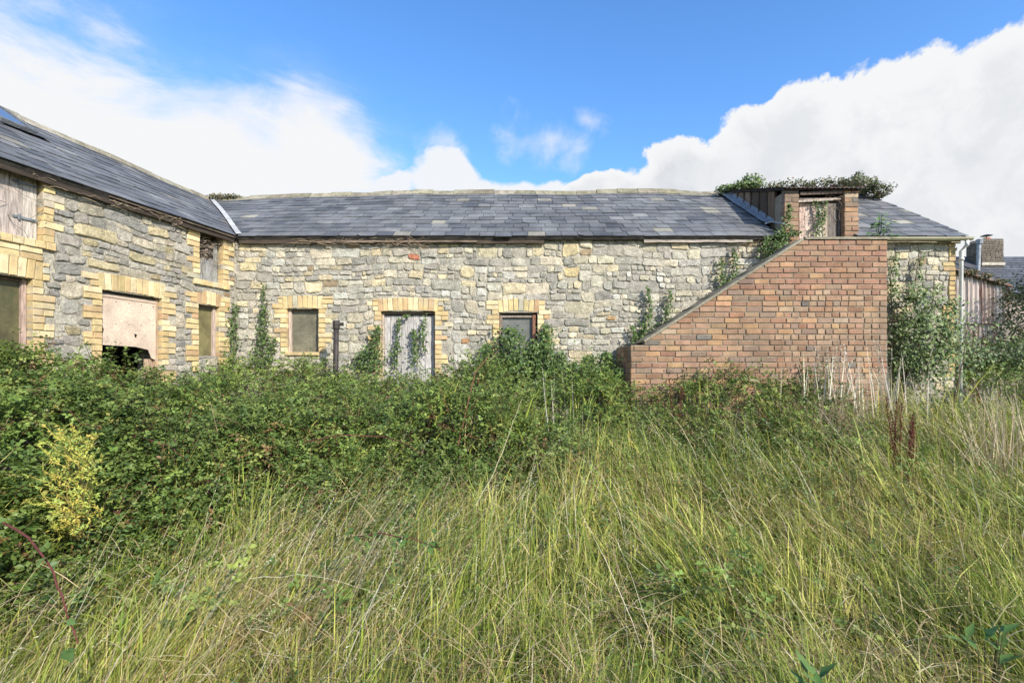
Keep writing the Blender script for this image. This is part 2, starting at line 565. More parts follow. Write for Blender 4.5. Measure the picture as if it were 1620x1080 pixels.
def rubble_layout(u0, u1, v0, v1, scale=1.0):
    """irregular lifts, blocks in a lift, beds in a block, stones in a bed -> rectangles"""
    out_ = []
    v = v0
    while v < v1 - 0.02:
        h = min(random.uniform(0.13, 0.34) * scale, v1 - v)
        if v1 - v - h < 0.07: h = v1 - v
        u = u0 - random.uniform(0, 0.2)
        while u < u1:
            w = random.uniform(0.22, 0.62) * scale
            a, b = u, u + w
            u = b
            # beds
            r = random.random()
            nb_ = 1 if (h < 0.15 or (r < 0.22 and h < 0.26)) else (2 if (h < 0.21 or r < 0.55) else 3)
            cuts = sorted([0] + [(k + random.uniform(-0.25, 0.25)) / nb_ for k in range(1, nb_)] + [1])
            for k in range(nb_):
                z0, z1 = v + h * cuts[k], v + h * cuts[k + 1]
                hh = z1 - z0
                target = hh * random.uniform(1.05, 2.5) if hh > 0.07 else hh * random.uniform(1.7, 3.6)
                target = max(target, 0.10)
                n = max(1, round((b - a) / target))
                cs = sorted([0] + [(q + random.uniform(-0.3, 0.3)) / n for q in range(1, n)] + [1])
                for q in range(n):
                    out_.append((a + (b - a) * cs[q], a + (b - a) * cs[q + 1], z0, z1))
        v += h
    return out_


def cut_rect(r, hole):
    """keep the largest piece of rectangle r that lies outside hole"""
    a, b, c, d = r
    h0, h1, g0, g1 = hole
    if b <= h0 or a >= h1 or d <= g0 or c >= g1: return r
    cand = [(a, min(b, h0), c, d), (max(a, h1), b, c, d), (a, b, c, min(d, g0)), (a, b, max(c, g1), d)]
    cand = [q for q in cand if q[1] - q[0] > 0.035 and q[3] - q[2] > 0.028]
    if not cand: return None
    return max(cand, key=lambda q: (q[1] - q[0]) * (q[3] - q[2]))


def stone_geo(mb, fr, r, col, seed):
    a, b, c, d = r
    def warp(u, v):
        return (u + 0.08 * (float(fbm(u, v, 2.2, 11 + seed, 3)) - 0.5), v + 0.16 * (float(fbm(u, v, 1.1, 23 + seed, 3)) - 0.5))
    g = 0.004 + random.random() * 0.006
    a += g; b -= g; c += g; d -= g
    w, h = b - a, d - c
    j = lambda k: random.uniform(-1, 1) * min(k, 0.02)
    cr = min(w, h)
    t1 = lambda: random.uniform(0.06, 0.34)
    pts = []
    for (x, y, sx, sy) in ((a, c, 1, 1), (b, c, -1, 1), (b, d, -1, -1), (a, d, 1, -1)):
        k1, k2 = t1() * cr, t1() * cr
        p1 = (x + sx * k1, y + j(h * .1)); p2 = (x + j(w * .06), y + sy * k2)
        pts += [p2, p1] if (sx * sy > 0) else [p1, p2]
    mid_b = ((a + b) / 2 + j(.04), c + j(h * .12)); mid_t = ((a + b) / 2 + j(.04), d + j(h * .12))
    pts = [pts[0], pts[1], mid_b, pts[2], pts[3], pts[4], pts[5], mid_t, pts[6], pts[7]]
    pts = [warp(*p) for p in pts]
    n = len(pts)
    cx = sum(p[0] for p in pts) / n; cy = sum(p[1] for p in pts) / n
    pr = random.uniform(0.008, 0.028)
    tu, tv = random.uniform(-.09, .09), random.uniform(-.15, .12)
    vs, inn = [], random.uniform(0.76, 0.92)
    for p in pts: vs.append(fr.p(p[0], p[1], -0.008))
    for p in pts: vs.append(fr.p(p[0], p[1], pr * 0.7))
    for p in pts:
        q = (cx + (p[0] - cx) * inn, cy + (p[1] - cy) * inn)
        vs.append(fr.p(q[0], q[1], pr + tu * (q[0] - cx) + tv * (q[1] - cy) + random.uniform(-.004, .004)))
    vs.append(fr.p(cx, cy, pr + random.uniform(-0.002, 0.006)))
    fs = []
    for k in (0, 1):
        for i in range(n):
            j2 = (i + 1) % n
            fs.append((k * n + i, k * n + j2, (k + 1) * n + j2, (k + 1) * n + i))
    for i in range(n): fs.append((2 * n + i, 2 * n + (i + 1) % n, 3 * n))
    mb.add(vs, fs, col)


def rubble_wall(fr, u0, u1, v0, v1, holes, pal, parent, keep, seed, score, scale=1.0):
    rects = []
    for r in rubble_layout(u0, u1, v0 - 0.05, v1 + 0.08, scale):
        r = (max(r[0], u0), min(r[1], u1), r[2], min(r[3], v1 - .05))
        if r[1] - r[0] < 0.04: continue
        for h in holes:
            r = cut_rect(r, h)
            if r is None: break
        if r is None or not keep((r[0] + r[1]) / 2, (r[2] + r[3]) / 2): continue
        if r[3] - r[2] < 0.03: continue
        rects.append(r)
    rects.sort(key=score, reverse=True)
    rest = MB()
    for i, r in enumerate(rects):
        k = (r[1] - r[0]) * (r[3] - r[2])
        c = pick(pal)
        if k < 0.012 and random.random() < 0.6: c = pick(pal[:2] + pal[4:5])
        c = tuple(q * .92 for q in jit(c, 0.18, 0.015))
        if i < 300:
            mb = MB()
            stone_geo(mb, fr, r, c, seed)
            mb.build('stone', M['stone'], parent)
        else:
            stone_geo(rest, fr, r, c, seed)
    rest.build('small_stones', M['stone'], parent, kind='stuff')


YB = [((0.60, 0.46, 0.235), 10), ((0.54, 0.40, 0.20), 5), ((0.66, 0.54, 0.32), 6), ((0.48, 0.33, 0.18), 2), ((0.46, 0.42, 0.32), 1.5)]
CO = 0.083


def put_brick(fr, poly, parent, mat, pal, w0=-0.09, w1=0.024, j=0.006):
    mb = MB()
    prism(mb, fr, poly, w0, w1 + random.uniform(-j, j), jit(pick(pal), 0.10, 0.03), 0.006, (random.uniform(-.03, .03), random.uniform(-.05, .05)))
    return mb.build('brick', mat, parent)


def surround(fr, u0, u1, z0, z1, parent, lintel=0.215, side=0.0, sill=False, left=True, right=True, phase=0, jamb_top=None, arch=0.02):
    """yellow brick dressing: soldier lintel, toothed jambs. returns cut rectangles for the rubble"""
    part = MB()
    cuts = []
    top = z1 + lintel
    # soldiers, a faint arch
    L0, L1 = u0 - side, u1 + side
    if lintel > 0:
        n = max(3, round((L1 - L0) / 0.084))
        w = (L1 - L0) / n
        root = MB()
        prism(root, fr, rectp(L0 + .006, L1 - .006, z1 + .006, top - .006), -0.09, 0.009, (.42, .36, .24), 0)
        root = root.build('lintel', M['mortar'], parent)
        for i in range(n):
            f = (i + .5) / n - .5
            a = L0 + i * w
            dz = arch * (1 - 4 * f * f) - arch
            fan = f * 0.035
            poly = [(a + .004 - fan * .0, z1 + dz + arch), (a + w - .004, z1 + dz + arch), (a + w - .004 + fan, top + dz + arch), (a + .004 + fan, top + dz + arch)]
            put_brick(fr, poly, root, M['ybrick'], YB)
        cuts.append((L0 - .01, L1 + .01, z1 - .02, top + .012))
    jt = jamb_top if jamb_top is not None else top
    for sgn, on in ((-1, left), (1, right)):
        if not on: continue
        edge = u0 if sgn < 0 else u1
        jp = MB()
        # narrow mortar strip behind the bricks
        m0, m1 = sorted((edge + sgn * 0.005, edge + sgn * 0.100))
        prism(jp, fr, rectp(m0, m1, z0, jt), -0.09, 0.008, (.4, .35, .24), 0)
        jp = jp.build('jamb', M['mortar'], parent)
        k = 0
        z = z0
        rowrun, longrow = random.choice((1, 2)), phase % 2 == 0
        while z < jt - 0.03:
            h = min(CO, jt - z)
            e = edge
            if lintel > 0 and z + h * 0.5 > z1 and abs(sgn) and side > 0: e = edge + sgn * side
            wlen = random.uniform(0.215, 0.235) if longrow else random.uniform(0.105, 0.125)
            if z + h * .5 > z1 and lintel > 0: wlen = random.choice((0.12, 0.22)) - side * 0.5
            a, b = sorted((e, e + sgn * wlen))
            # a long course is one stretcher or two headers
            if wlen > .19 and random.random() < .25:
                md = (a + b) / 2
                put_brick(fr, brick_poly(a + .003, md - .004, z + .004, z + h - .005), jp, M['ybrick'], YB)
                put_brick(fr, brick_poly(md + .004, b - .003, z + .004, z + h - .005), jp, M['ybrick'], YB)
            else:
                put_brick(fr, brick_poly(a + .003, b - .003, z + .004, z + h - .005), jp, M['ybrick'], YB)
            cuts.append((a - .01, b + .01, z - .001, z + h + .001))
            z += h
            rowrun -= 1
            if rowrun <= 0: longrow = not longrow; rowrun = random.choice((1, 2, 2, 3))
    return cuts


# ================================================================== BARN, MAIN RANGE
barn = thing('stone_barn', 'long low rubble stone barn range with slate roof across the back of the field', 'barn')
W1 = (*[wallpx(p, 0, WY)[0] for p in (454, 504)], wallpx(0, 557, WY)[1], wallpx(0, 489, WY)[1])
D2 = (*[wallpx(p, 0, WY)[0] for p in (603, 688)], 0.70, wallpx(0, 493, WY)[1])
W3 = (*[wallpx(p, 0, WY)[0] for p in (790, 850)], 1.75, wallpx(0, 495, WY)[1])
DX0, DX1 = (1262 - CX) * WY / FPX, (1334 - CX) * WY / FPX      # dormer door opening
PX0, PX1 = DX0 - 0.245, DX1 + 0.235
TOPZ = 3.93
dormer_hole = (DX0, DX1, 3.58, 9)
holes = [tuple((h[0] - .008, h[1] + .008, h[2] - .008, h[3] + .008)) for h in (W1, D2, W3)] + [dormer_hole]
wall = wall_holes(FM, CXW, XR, -0.1, TOPZ, holes, 0.45, 'wall', M['mortar'], barn)
cuts = [W1, D2, W3, (PX0 - .02, PX1 + .02, 3.3, 9)]
sur = thing('x', 'x', 'x'); bpy.data.objects.remove(sur)
cuts += surround(FM, *W1, barn, side=0.06, phase=1)
cuts += surround(FM, D2[0], D2[1], 1.40, D2[3], barn, side=0.05, phase=0)
cuts += surround(FM, *W3, barn, side=0.02, phase=0, arch=0.035)
# right-hand corner quoins
qp = MB(); prism(qp, FM, rectp(XR - .10, XR - .004, 1.3, TOPZ), -.05, .006, (.4, .35, .24), 0)
qp = qp.build('corner_quoins', M['mortar'], barn)
z = 1.5
while z < TOPZ - .04:
    w = random.choice((.11, .12, .22))
    put_brick(FM, brick_poly(XR - w, XR - .003, z + .006, z + CO - .008), qp, M['ybrick'], [((.50, .37, .17), 3), ((.40, .30, .16), 2)])
    cuts.append((XR - w - .01, XR + .1, z, z + CO))
    z += CO


def stair_top(x):
    if x < 2.02: return 2.03
    return 2.17 + (x - 2.02) / (4.37 - 2.02) * (3.61 - 2.17) if x < 4.37 else 3.61


def keep_main(u, v):
    if v < 1.25 or v > TOPZ + .03: return False
    if 2.6 < u < 5.2 and v < stair_top(u) - 0.75: return False
    return True


def score_main(r):
    cu, cv = (r[0] + r[1]) / 2, (r[2] + r[3]) / 2
    a = (r[1] - r[0]) * (r[3] - r[2])
    if cv < 1.95: a *= .05
    if 1.9 < cu < 5.7 and cv < stair_top(cu) + .15: a *= .02
    return a


KNOWN = []
for (px, py, w, h, c) in ((655, 407, .2, .13, (.50, .20, .12)), (903, 398, .27, .22, (.60, .50, .30)), (738, 432, .22, .2, (.60, .51, .32)),
                          (904, 432, .28, .18, (.60, .48, .26)), (392, 423, .29, .16, (.62, .54, .33)), (945, 446, .22, .2, (.55, .52, .4)), (850, 400, .22, .17, (.58, .5, .32)),
                          (770, 398, .34, .18, (.56, .5, .34)), (735, 535, .14, .1, (.42, .24, .12)), (968, 505, .16, .07, (.46, .30, .15))):
    u, v = wallpx(px, py, WY)
    KNOWN.append(((u - w / 2, u + w / 2, v - h / 2, v + h / 2), c))
    cuts.append(KNOWN[-1][0])
rubble_wall(FM, CXW + .0, XR - .0, 1.3, TOPZ, cuts, STONES, wall, keep_main, 0, score_main)
for r_, c in KNOWN:
    mb = MB(); stone_geo(mb, FM, r_, c, 0)
    mb.build('stone', M['stone'], wall)

# back wall and gables (unseen sides, plain)
mb = MB()
mb.box(-8.5, XR, 13.55, 13.85, -.1, 3.9, (1, 1, 1))
mb.build('back_wall', M['mortar'], barn)
mb = MB()
g = [(WY + .46, -.1), (13.5, -.1), (13.5, 3.86), (RIDGE_Y, RIDGE_Z - .12), (WY + .46, 4.0)]
vs = [(XR - .4, y, z_) for y, z_ in g] + [(XR - .002, y, z_) for y, z_ in g]
mb.add(vs, [(4, 3, 2, 1, 0), (5, 6, 7, 8, 9)] + [(i, (i + 1) % 5, 5 + (i + 1) % 5, 5 + i) for i in range(5)], (1, 1, 1))
gable = mb.build('gable_wall', M['mortar'], barn)
FG = Frame((XR, WY, 0), (0, 1, 0), (0, 0, 1), (1, 0, 0))
mb = MB()
for r in rubble_layout(0.0, 4.8, 1.2, 5.4, 1.5):
    cu, cv = (r[0] + r[1]) / 2, (r[2] + r[3]) / 2
    if cv < min(EAVE_Z + SL * (cu + .1), RIDGE_Z - SL * (cu - 2.5)) - .12: stone_geo(mb, FG, (max(r[0], 0), min(r[1], 4.8), r[2], r[3]), jit(pick(STONES)), 3)
mb.build('gable_stones', M['stone'], gable, kind='stuff')

# ---- window boards and frames
def board_window(fr, o, parent, bcol, fcol, inset=0.10, frame_left=True, mat='dull'):
    u0, u1, z0, z1 = o
    w = MB()
    prism(w, fr, rectp(u0 + (.05 if frame_left else .0), u1 - .012, z0, z1 - .02), -inset - .015, -inset, bcol, 0)
    w = w.build('window_board', M[mat], parent)
    f = MB()
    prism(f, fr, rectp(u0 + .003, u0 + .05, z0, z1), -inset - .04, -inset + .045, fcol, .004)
    prism(f, fr, rectp(u1 - .022, u1 - .003, z0, z1), -inset - .04, -inset + .03, tuple(c * .35 for c in fcol), .003)  # far jamb and head darkened in colour: painted reveal and lintel shade
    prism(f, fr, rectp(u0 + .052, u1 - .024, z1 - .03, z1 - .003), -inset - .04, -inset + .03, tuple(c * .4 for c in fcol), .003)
    f.build('window_frame', M['wood'], parent)


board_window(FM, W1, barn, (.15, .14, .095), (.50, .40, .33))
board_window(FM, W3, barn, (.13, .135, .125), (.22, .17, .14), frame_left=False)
sl_ = MB(); prism(sl_, FM, rectp(W1[0] - .02, W1[1] + .02, W1[2] - .06, W1[2]), -.1, .05, (.5, .38, .2), .01)
sl_.build('window_sill', M['ybrick'], barn)
# peeling timber post right in W3
mb = MB()
prism(mb, FM, rectp(W3[1] - .085, W3[1] - .02, W3[2], W3[3] - .03), -.12, -.03, (.24, .12, .08), .008)
prism(mb, FM, rectp(W3[0] + .01, W3[1] - .09, W3[3] - .075, W3[3] - .035), -.09, -.05, (.30, .25, .21), .006)
mb.build('rotten_frame', M['wood'], barn)
# boarded door of grey-white planks
dr = MB(); prism(dr, FM, rectp(D2[0], D2[1], D2[2], D2[3]), -.16, -.13, (.10, .09, .08), 0)
dr = dr.build('door', M['dark'], barn)
u = D2[0] + .035
while u < D2[1] - .04:
    w = min(random.uniform(.085, .115), D2[1] - .03 - u)
    mb = MB(); k = random.uniform(.75, 1.05)
    prism(mb, FM, brick_poly(u + .002, u + w - .003, D2[2], D2[3] - .05 - random.uniform(0, .01), .002), -.128, -.10 + random.uniform(-.004, .004), (.50 * k, .48 * k, .46 * k), .003)
    mb.build('plank', M['wood'], dr)
    u += w
mb = MB()
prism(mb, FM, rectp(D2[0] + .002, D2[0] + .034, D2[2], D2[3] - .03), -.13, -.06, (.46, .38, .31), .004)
prism(mb, FM, rectp(D2[1] - .029, D2[1] - .002, D2[2], D2[3] - .03), -.13, -.06, (.2, .17, .15), .004)  # right jamb's dark tone is reveal shade put into its colour
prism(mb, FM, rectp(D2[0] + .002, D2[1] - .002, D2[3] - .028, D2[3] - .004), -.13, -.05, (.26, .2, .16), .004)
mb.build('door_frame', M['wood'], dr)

# ---- slate roofs
def slate_cols():
    r = random.random()
    if r < .018: return jit((.25, .235, .19), .15, .01)
    if r < .08: return jit((.19, .19, .185), .12, .01)
    if r < .28: return jit((.10, .104, .11), .15, .01)
    return jit((.138, .140, .141), .15, .01)


def slates(fr, U0, U1, slope, clips, parent, score, seedoff=0, skip=None, gauge=.237, width=.29, maxn=300):
    """courses of slates; returns nothing; pieces are parts of the roof"""
    items = []
    n = int(math.ceil(slope / gauge))
    for r in range(n):
        v0 = r * gauge
        L = min(gauge * 1.22, slope - v0 + .01)
        u = U0 - random.uniform(0, width) * 0 - (width / 2 if r % 2 else 0)
        while u < U1:
            w = width * random.uniform(.86, 1.14)
            slip = -random.uniform(0, .012) if random.random() > .03 else -random.uniform(.03, .08)
            a, b = u + .003 + random.uniform(0, .003), u + w - .003 - random.uniform(0, .003)
            rot = random.gauss(0, .006)
            sag = .012 * math.sin(u * 1.1 + r) * 0
            poly = [(a, v0 + slip - rot * (a - b)), (b, v0 + slip), (b, v0 + L), (a, v0 + L)]
            if random.random() < .06:   # broken corner
                q = random.uniform(.03, .09)
                poly = [(a + q, v0 + slip), (b, v0 + slip), (b, v0 + L), (a, v0 + L), (a, v0 + slip + q * .8)]
            for c in clips:
                poly = clip(poly, *c)
                if len(poly) < 3: break
            u += w
            if len(poly) < 3 or area(poly) < .004: continue
            cu = sum(p[0] for p in poly) / len(poly); cv = sum(p[1] for p in poly) / len(poly)
            if skip and skip(cu, cv): continue
            items.append((score(cu, cv) * area(poly), poly, v0))
    items.sort(key=lambda t: -t[0])
    rest = MB()
    for i, (s_, poly, v0) in enumerate(items):
        mb = MB() if i < maxn else rest
        # each slate rides on the course below: its tail sits higher than its head
        lift = random.uniform(.0, .007)
        n_ = len(poly)
        lo = min(p[1] for p in poly)
        def wv(p, t): return .022 + lift - .045 * (p[1] - lo) + t
        vs = [fr.p(p[0], p[1], wv(p, -.009)) for p in poly] + [fr.p(p[0], p[1], wv(p, 0)) for p in poly]
        fs = [tuple(range(n_ - 1, -1, -1)), tuple(range(n_, 2 * n_))] + [(k, (k + 1) % n_, n_ + (k + 1) % n_, n_ + k) for k in range(n_)]
        mb.add(vs, fs, slate_cols())
        if i < maxn: mb.build('slate', M['slate'], parent)
    if rest.v: rest.build('far_slates', M['slate'], parent, kind='stuff')


sl_len = math.hypot(RIDGE_Y - EAVE_Y, RIDGE_Z - EAVE_Z)
ca, sa = (RIDGE_Y - EAVE_Y) / sl_len, (RIDGE_Z - EAVE_Z) / sl_len
FR = Frame((0, EAVE_Y, EAVE_Z), (1, 0, 0), (0, ca, sa), (0, -sa, ca))
# wing roof frame: u along dW from corner eave point
Efac = EAVE_Y - WY
tanhalf = 0.0
# eave corner E: intersection of main eave line (y=EAVE_Y) and wing eave line (wall line offset .12 along nW)
ov = WY - EAVE_Y
o1 = Vector((CXW, WY, 0)) + nW * ov
tE = (EAVE_Y - o1.y) / dW.y
E = o1 + dW * tE
FWR = Frame((E.x, E.y, EAVE_Z), dW, (-nW.x * ca, -nW.y * ca, sa), (nW.x * sa, nW.y * sa, ca))
# valley direction in plan: from E to where both ridges meet
nWi = -nW
D_ = RIDGE_Y - EAVE_Y
# point E + dW*a + nWi*D_ with y = RIDGE_Y
a_ = (RIDGE_Y - (E.y + nWi.y * D_)) / dW.y
Rp = Vector((E.x, E.y, 0)) + dW * a_ + nWi * D_
VAL = Rp
# valley in main roof frame: from (E.x,0) to (Rp.x, sl_len); keep the right side
vx = (Rp.x - E.x) / sl_len
clip_main = [(-1, vx, -E.x - .03), (0, 1, sl_len), (1, 0, XR + .12)]          # -(u) + vx*v <= -E.x
vw = a_ / sl_len
clip_wing = [(-1, vw, -.03), (0, 1, sl_len)]
roof = MB()
def roofslab(mb, fr, poly, th=.05):
    vs = [fr.p(p[0], p[1], 0) for p in poly] + [fr.p(p[0], p[1], -th) for p in poly]
    n = len(poly)
    mb.add(vs, [tuple(range(n)), tuple(range(2 * n - 1, n - 1, -1))] + [(k, (k + 1) % n, n + (k + 1) % n, n + k) for k in range(n)], (.05, .045, .04))
roofslab(roof, FR, [(E.x, .0), (PX0, 0), (PX0, sl_len), (Rp.x, sl_len)])
roofslab(roof, FR, [(PX1, 0.0), (XR + .1, 0), (XR + .1, sl_len), (PX1, sl_len)])
FRB = Frame((0, RIDGE_Y + D_, EAVE_Z - .24), (1, 0, 0), (0, -ca, sa), (0, sa, ca))
roofslab(roof, FRB, [(-7.5, 0), (XR + .1, 0), (XR + .1, sl_len), (-7.5, sl_len)])
roof = roof.build('roof', M['dark'], barn)
def skip_d(u, v): return PX0 - .0 < u < PX1 + .0
slates(FR, -8, XR + .2, sl_len, clip_main, roof, lambda u, v: 1 / (1 + .25 * v) if not (u > PX1) else 1.0, skip=lambda u, v: PX0 - .02 < u < PX1 + .02)
mb = MB()
for r in range(12):
    u = -7.3
    while u < XR:
        vs = [FRB.p(u, r * .265, .03), FRB.p(u + .5, r * .265, .03), FRB.p(u + .5, r * .265 + .3, .006), FRB.p(u, r * .265 + .3, .006)]
        mb.add(vs, [(0, 1, 2, 3)], slate_cols()); u += .505
mb.build('rear_slates', M['slate'], roof, kind='stuff')


def ridge(p0, p1, parent, half=.13, drop=.10, step=.45):
    p0, p1 = Vector(p0), Vector(p1)
    L = (p1 - p0).length
    d = (p1 - p0).normalized()
    s = Vector((-d.y, d.x, 0))
    n = max(1, int(L / step))
    for i in range(n):
        a = p0 + d * (L * i / n + .004); b = p0 + d * (L * (i + 1) / n - .004)
        dz = random.uniform(-.012, .014); dz2 = dz + random.uniform(-.012, .012)
        c = jit(random.choice(((.27, .245, .18), (.24, .22, .155), (.31, .28, .21))), .12)
        vs = []
        for q, z_ in ((a, dz), (b, dz2)):
            for (k, h) in ((-1, -drop), (-.55, -drop * .3), (0, .035), (.55, -drop * .3), (1, -drop)):
                vs.append(q + s * half * k + Vector((0, 0, h + z_)))
            for (k, h) in ((.93, -drop - .018), (0, .0), (-.93, -drop - .018)):
                vs.append(q + s * half * k + Vector((0, 0, h + z_)))
        fs = [(k, k + 1, 8 + k + 1, 8 + k) for k in range(4)] + [(4, 5, 13, 12), (5, 6, 14, 13), (6, 7, 15, 14), (7, 0, 8, 15)]
        fs += [(0, 7, 6, 5, 4, 3, 2, 1), (8, 9, 10, 11, 12, 13, 14, 15)]
        m2 = MB(); m2.add(vs, fs, c); m2.build('ridge_tile', M['ridge'], parent)


ridge((Rp.x, RIDGE_Y, RIDGE_Z + .045), (XR + .1, RIDGE_Y, RIDGE_Z + .045), barn)

# fascia boards under the eaves
def eboard(fr_o, U, N, u0, u1, z0, z1, w0, w1, col, name, parent, mat='woodh'):
    mb = MB()
    fr = Frame(fr_o, U, (0, 0, 1), N)
    n = max(2, int((u1 - u0) / .35))
    vs = []
    for i in range(n + 1):
        u = u0 + (u1 - u0) * i / n
        a, b = random.uniform(-.006, .01), random.uniform(-.004, .004)
        vs += [fr.p(u, z0 + a, w0), fr.p(u, z0 + a, w1 + b), fr.p(u, z1, w1 + b), fr.p(u, z1, w0)]
    fs = [(0, 1, 2, 3), (4 * n + 3, 4 * n + 2, 4 * n + 1, 4 * n)]
    for i in range(n):
        for k in range(4): fs.append((4 * i + k, 4 * i + (k + 1) % 4, 4 * i + 4 + (k + 1) % 4, 4 * i + 4 + k))
    mb.add(vs, fs, col)
    return mb.build(name, M[mat], parent)


eboard((0, WY, 0), (1, 0, 0), (0, -1, 0), E.x + .02, .55, 3.785, 3.885, .05, .085, (.085, .065, .05), 'fascia_board', barn)
eboard((0, WY, 0), (1, 0, 0), (0, -1, 0), -3.2, -.6, 3.80, 3.83, .088, .105, (.22, .17, .13), 'batten', barn)
eboard((0, WY, 0), (1, 0, 0), (0, -1, 0), 2.25, 4.1, 3.80, 3.868, .06, .09, (.40, .35, .30), 'fascia_board', barn)
eboard((0, WY, 0), (1, 0, 0), (0, -1, 0), .55, 2.2, 3.87, 3.90, .03, .08, (.06, .05, .04), 'soffit_board', barn)

# gutter and downpipe at the right end
mb = MB()
gu0, gu1 = 5.55, XR + .13
n = 9
prof = [(.13 * -1 * 0, 0)]
vs, fs = [], []
segs = 7
for ui in (gu0, gu1):
    for k in range(segs):
        th = math.pi * k / (segs - 1)
        vs.append((ui, EAVE_Y - .055 - .055 * math.cos(th) * -1, 3.86 - .05 * math.sin(th)))
    for k in range(segs):
        th = math.pi * (segs - 1 - k) / (segs - 1)
        vs.append((ui, EAVE_Y - .055 - .049 * math.cos(th) * -1, 3.862 - .044 * math.sin(th)))
q = 2 * segs
fs = [(k, (k + 1) % q, q + (k + 1) % q, q + k) for k in range(q)] + [tuple(range(segs)), tuple(range(q, q + segs))]
mb.add(vs, fs, (.42, .40, .28))
mb.build('gutter', M['white'], barn)
eboard((0, WY, 0), (1, 0, 0), (0, -1, 0), 5.65, XR + .05, 3.80, 3.872, .03, .06, (.5, .46, .36), 'gutter_board', barn)
mb = MB()
dpx = XR + .055
mb.tube([(dpx, EAVE_Y - .05, 3.82), (dpx, EAVE_Y - .05, 3.74), (dpx, WY - .06, 3.66), (dpx - .02, WY - .06, 1.0)], .031, 10, (.80, .79, .78))
for z_ in (3.5, 2.4): mb.tube([(dpx, WY - .06, z_), (dpx, WY - .06, z_ + .04)], .045, 10, (.55, .53, .5))
mb.build('downpipe', M['white'], barn, smooth=True)

# ---- dormer: brick piers, loft door, cheek boards, roof
RB = [((.315, .190, .122), 12), ((.285, .160, .100), 6), ((.345, .218, .142), 7), ((.40, .245, .135), 2.5), ((.25, .175, .13), 5), ((.37, .28, .19), .6), ((.17, .145, .125), .7)]
DZ = 4.70
FD = Frame((0, WY - .04, 0), (1, 0, 0), (0, 0, 1), (0, -1, 0))
for (a, b) in ((PX0, DX0), (DX1, PX1)):
    mb = MB(); mb.box(a + .008, b - .008, WY - .03, WY + .30, 3.60, DZ - .01, (1, 1, 1))
    pier = mb.build('brick_pier', M['rmortar'], barn)
    z = 3.60; k = 0
    while z < DZ - .03:
        put_brick(FD, brick_poly(a, b, z + .006, z + .075), pier, M['rbrick'], RB, -.10, .0, .006) if k % 2 == 0 or random.random() < .5 else \
            [put_brick(FD, brick_poly(a + s_, a + s_ + .115, z + .006, z + .075), pier, M['rbrick'], RB, -.10, .0, .006) for s_ in (0, .125)]
        z += .0815; k += 1
ld = MB(); prism(ld, FM, rectp(DX0, DX1, 3.58, DZ - .12), -.13, -.10, (.10, .08, .07), 0)
ld = ld.build('loft_door', M['dark'], barn)
u = DX0 + .07
pc = [(.54, .42, .34), (.56, .45, .38), (.52, .41, .34), (.60, .52, .45), (.46, .37, .31), (.2, .17, .15)]
i = 0
while u < DX1 - .10:
    w = min(.098, DX1 - .06 - u)
    mb = MB(); prism(mb, FM, brick_poly(u + .002, u + w - .002, 3.58, DZ - .18, .002), -.098, -.075 + random.uniform(-.004, .004), jit(pc[min(i, 5)], .06), .003)
    mb.build('plank', M['wood'], ld); u += w; i += 1
mb = MB()
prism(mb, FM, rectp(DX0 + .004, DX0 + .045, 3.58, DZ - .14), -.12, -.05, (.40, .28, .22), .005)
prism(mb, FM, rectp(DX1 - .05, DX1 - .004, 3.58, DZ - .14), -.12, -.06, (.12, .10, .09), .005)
prism(mb, FM, rectp(DX0 + .004, DX1 - .004, DZ - .135, DZ - .10), -.2, -.02, (.45, .36, .30), .005)
mb.obox(FM.p(DX0 - .02, DZ - .19, -.03), (.62, 0, .035), (0, -.04, 0), (0, 0, .035), (.42, .36, .31))
mb.obox(FM.p(DX0 + .02, DZ - .075, .0), (.72, 0, .03), (0, -.05, 0), (0, 0, .05), (.16, .12, .10))
mb.build('door_frame', M['wood'], ld)
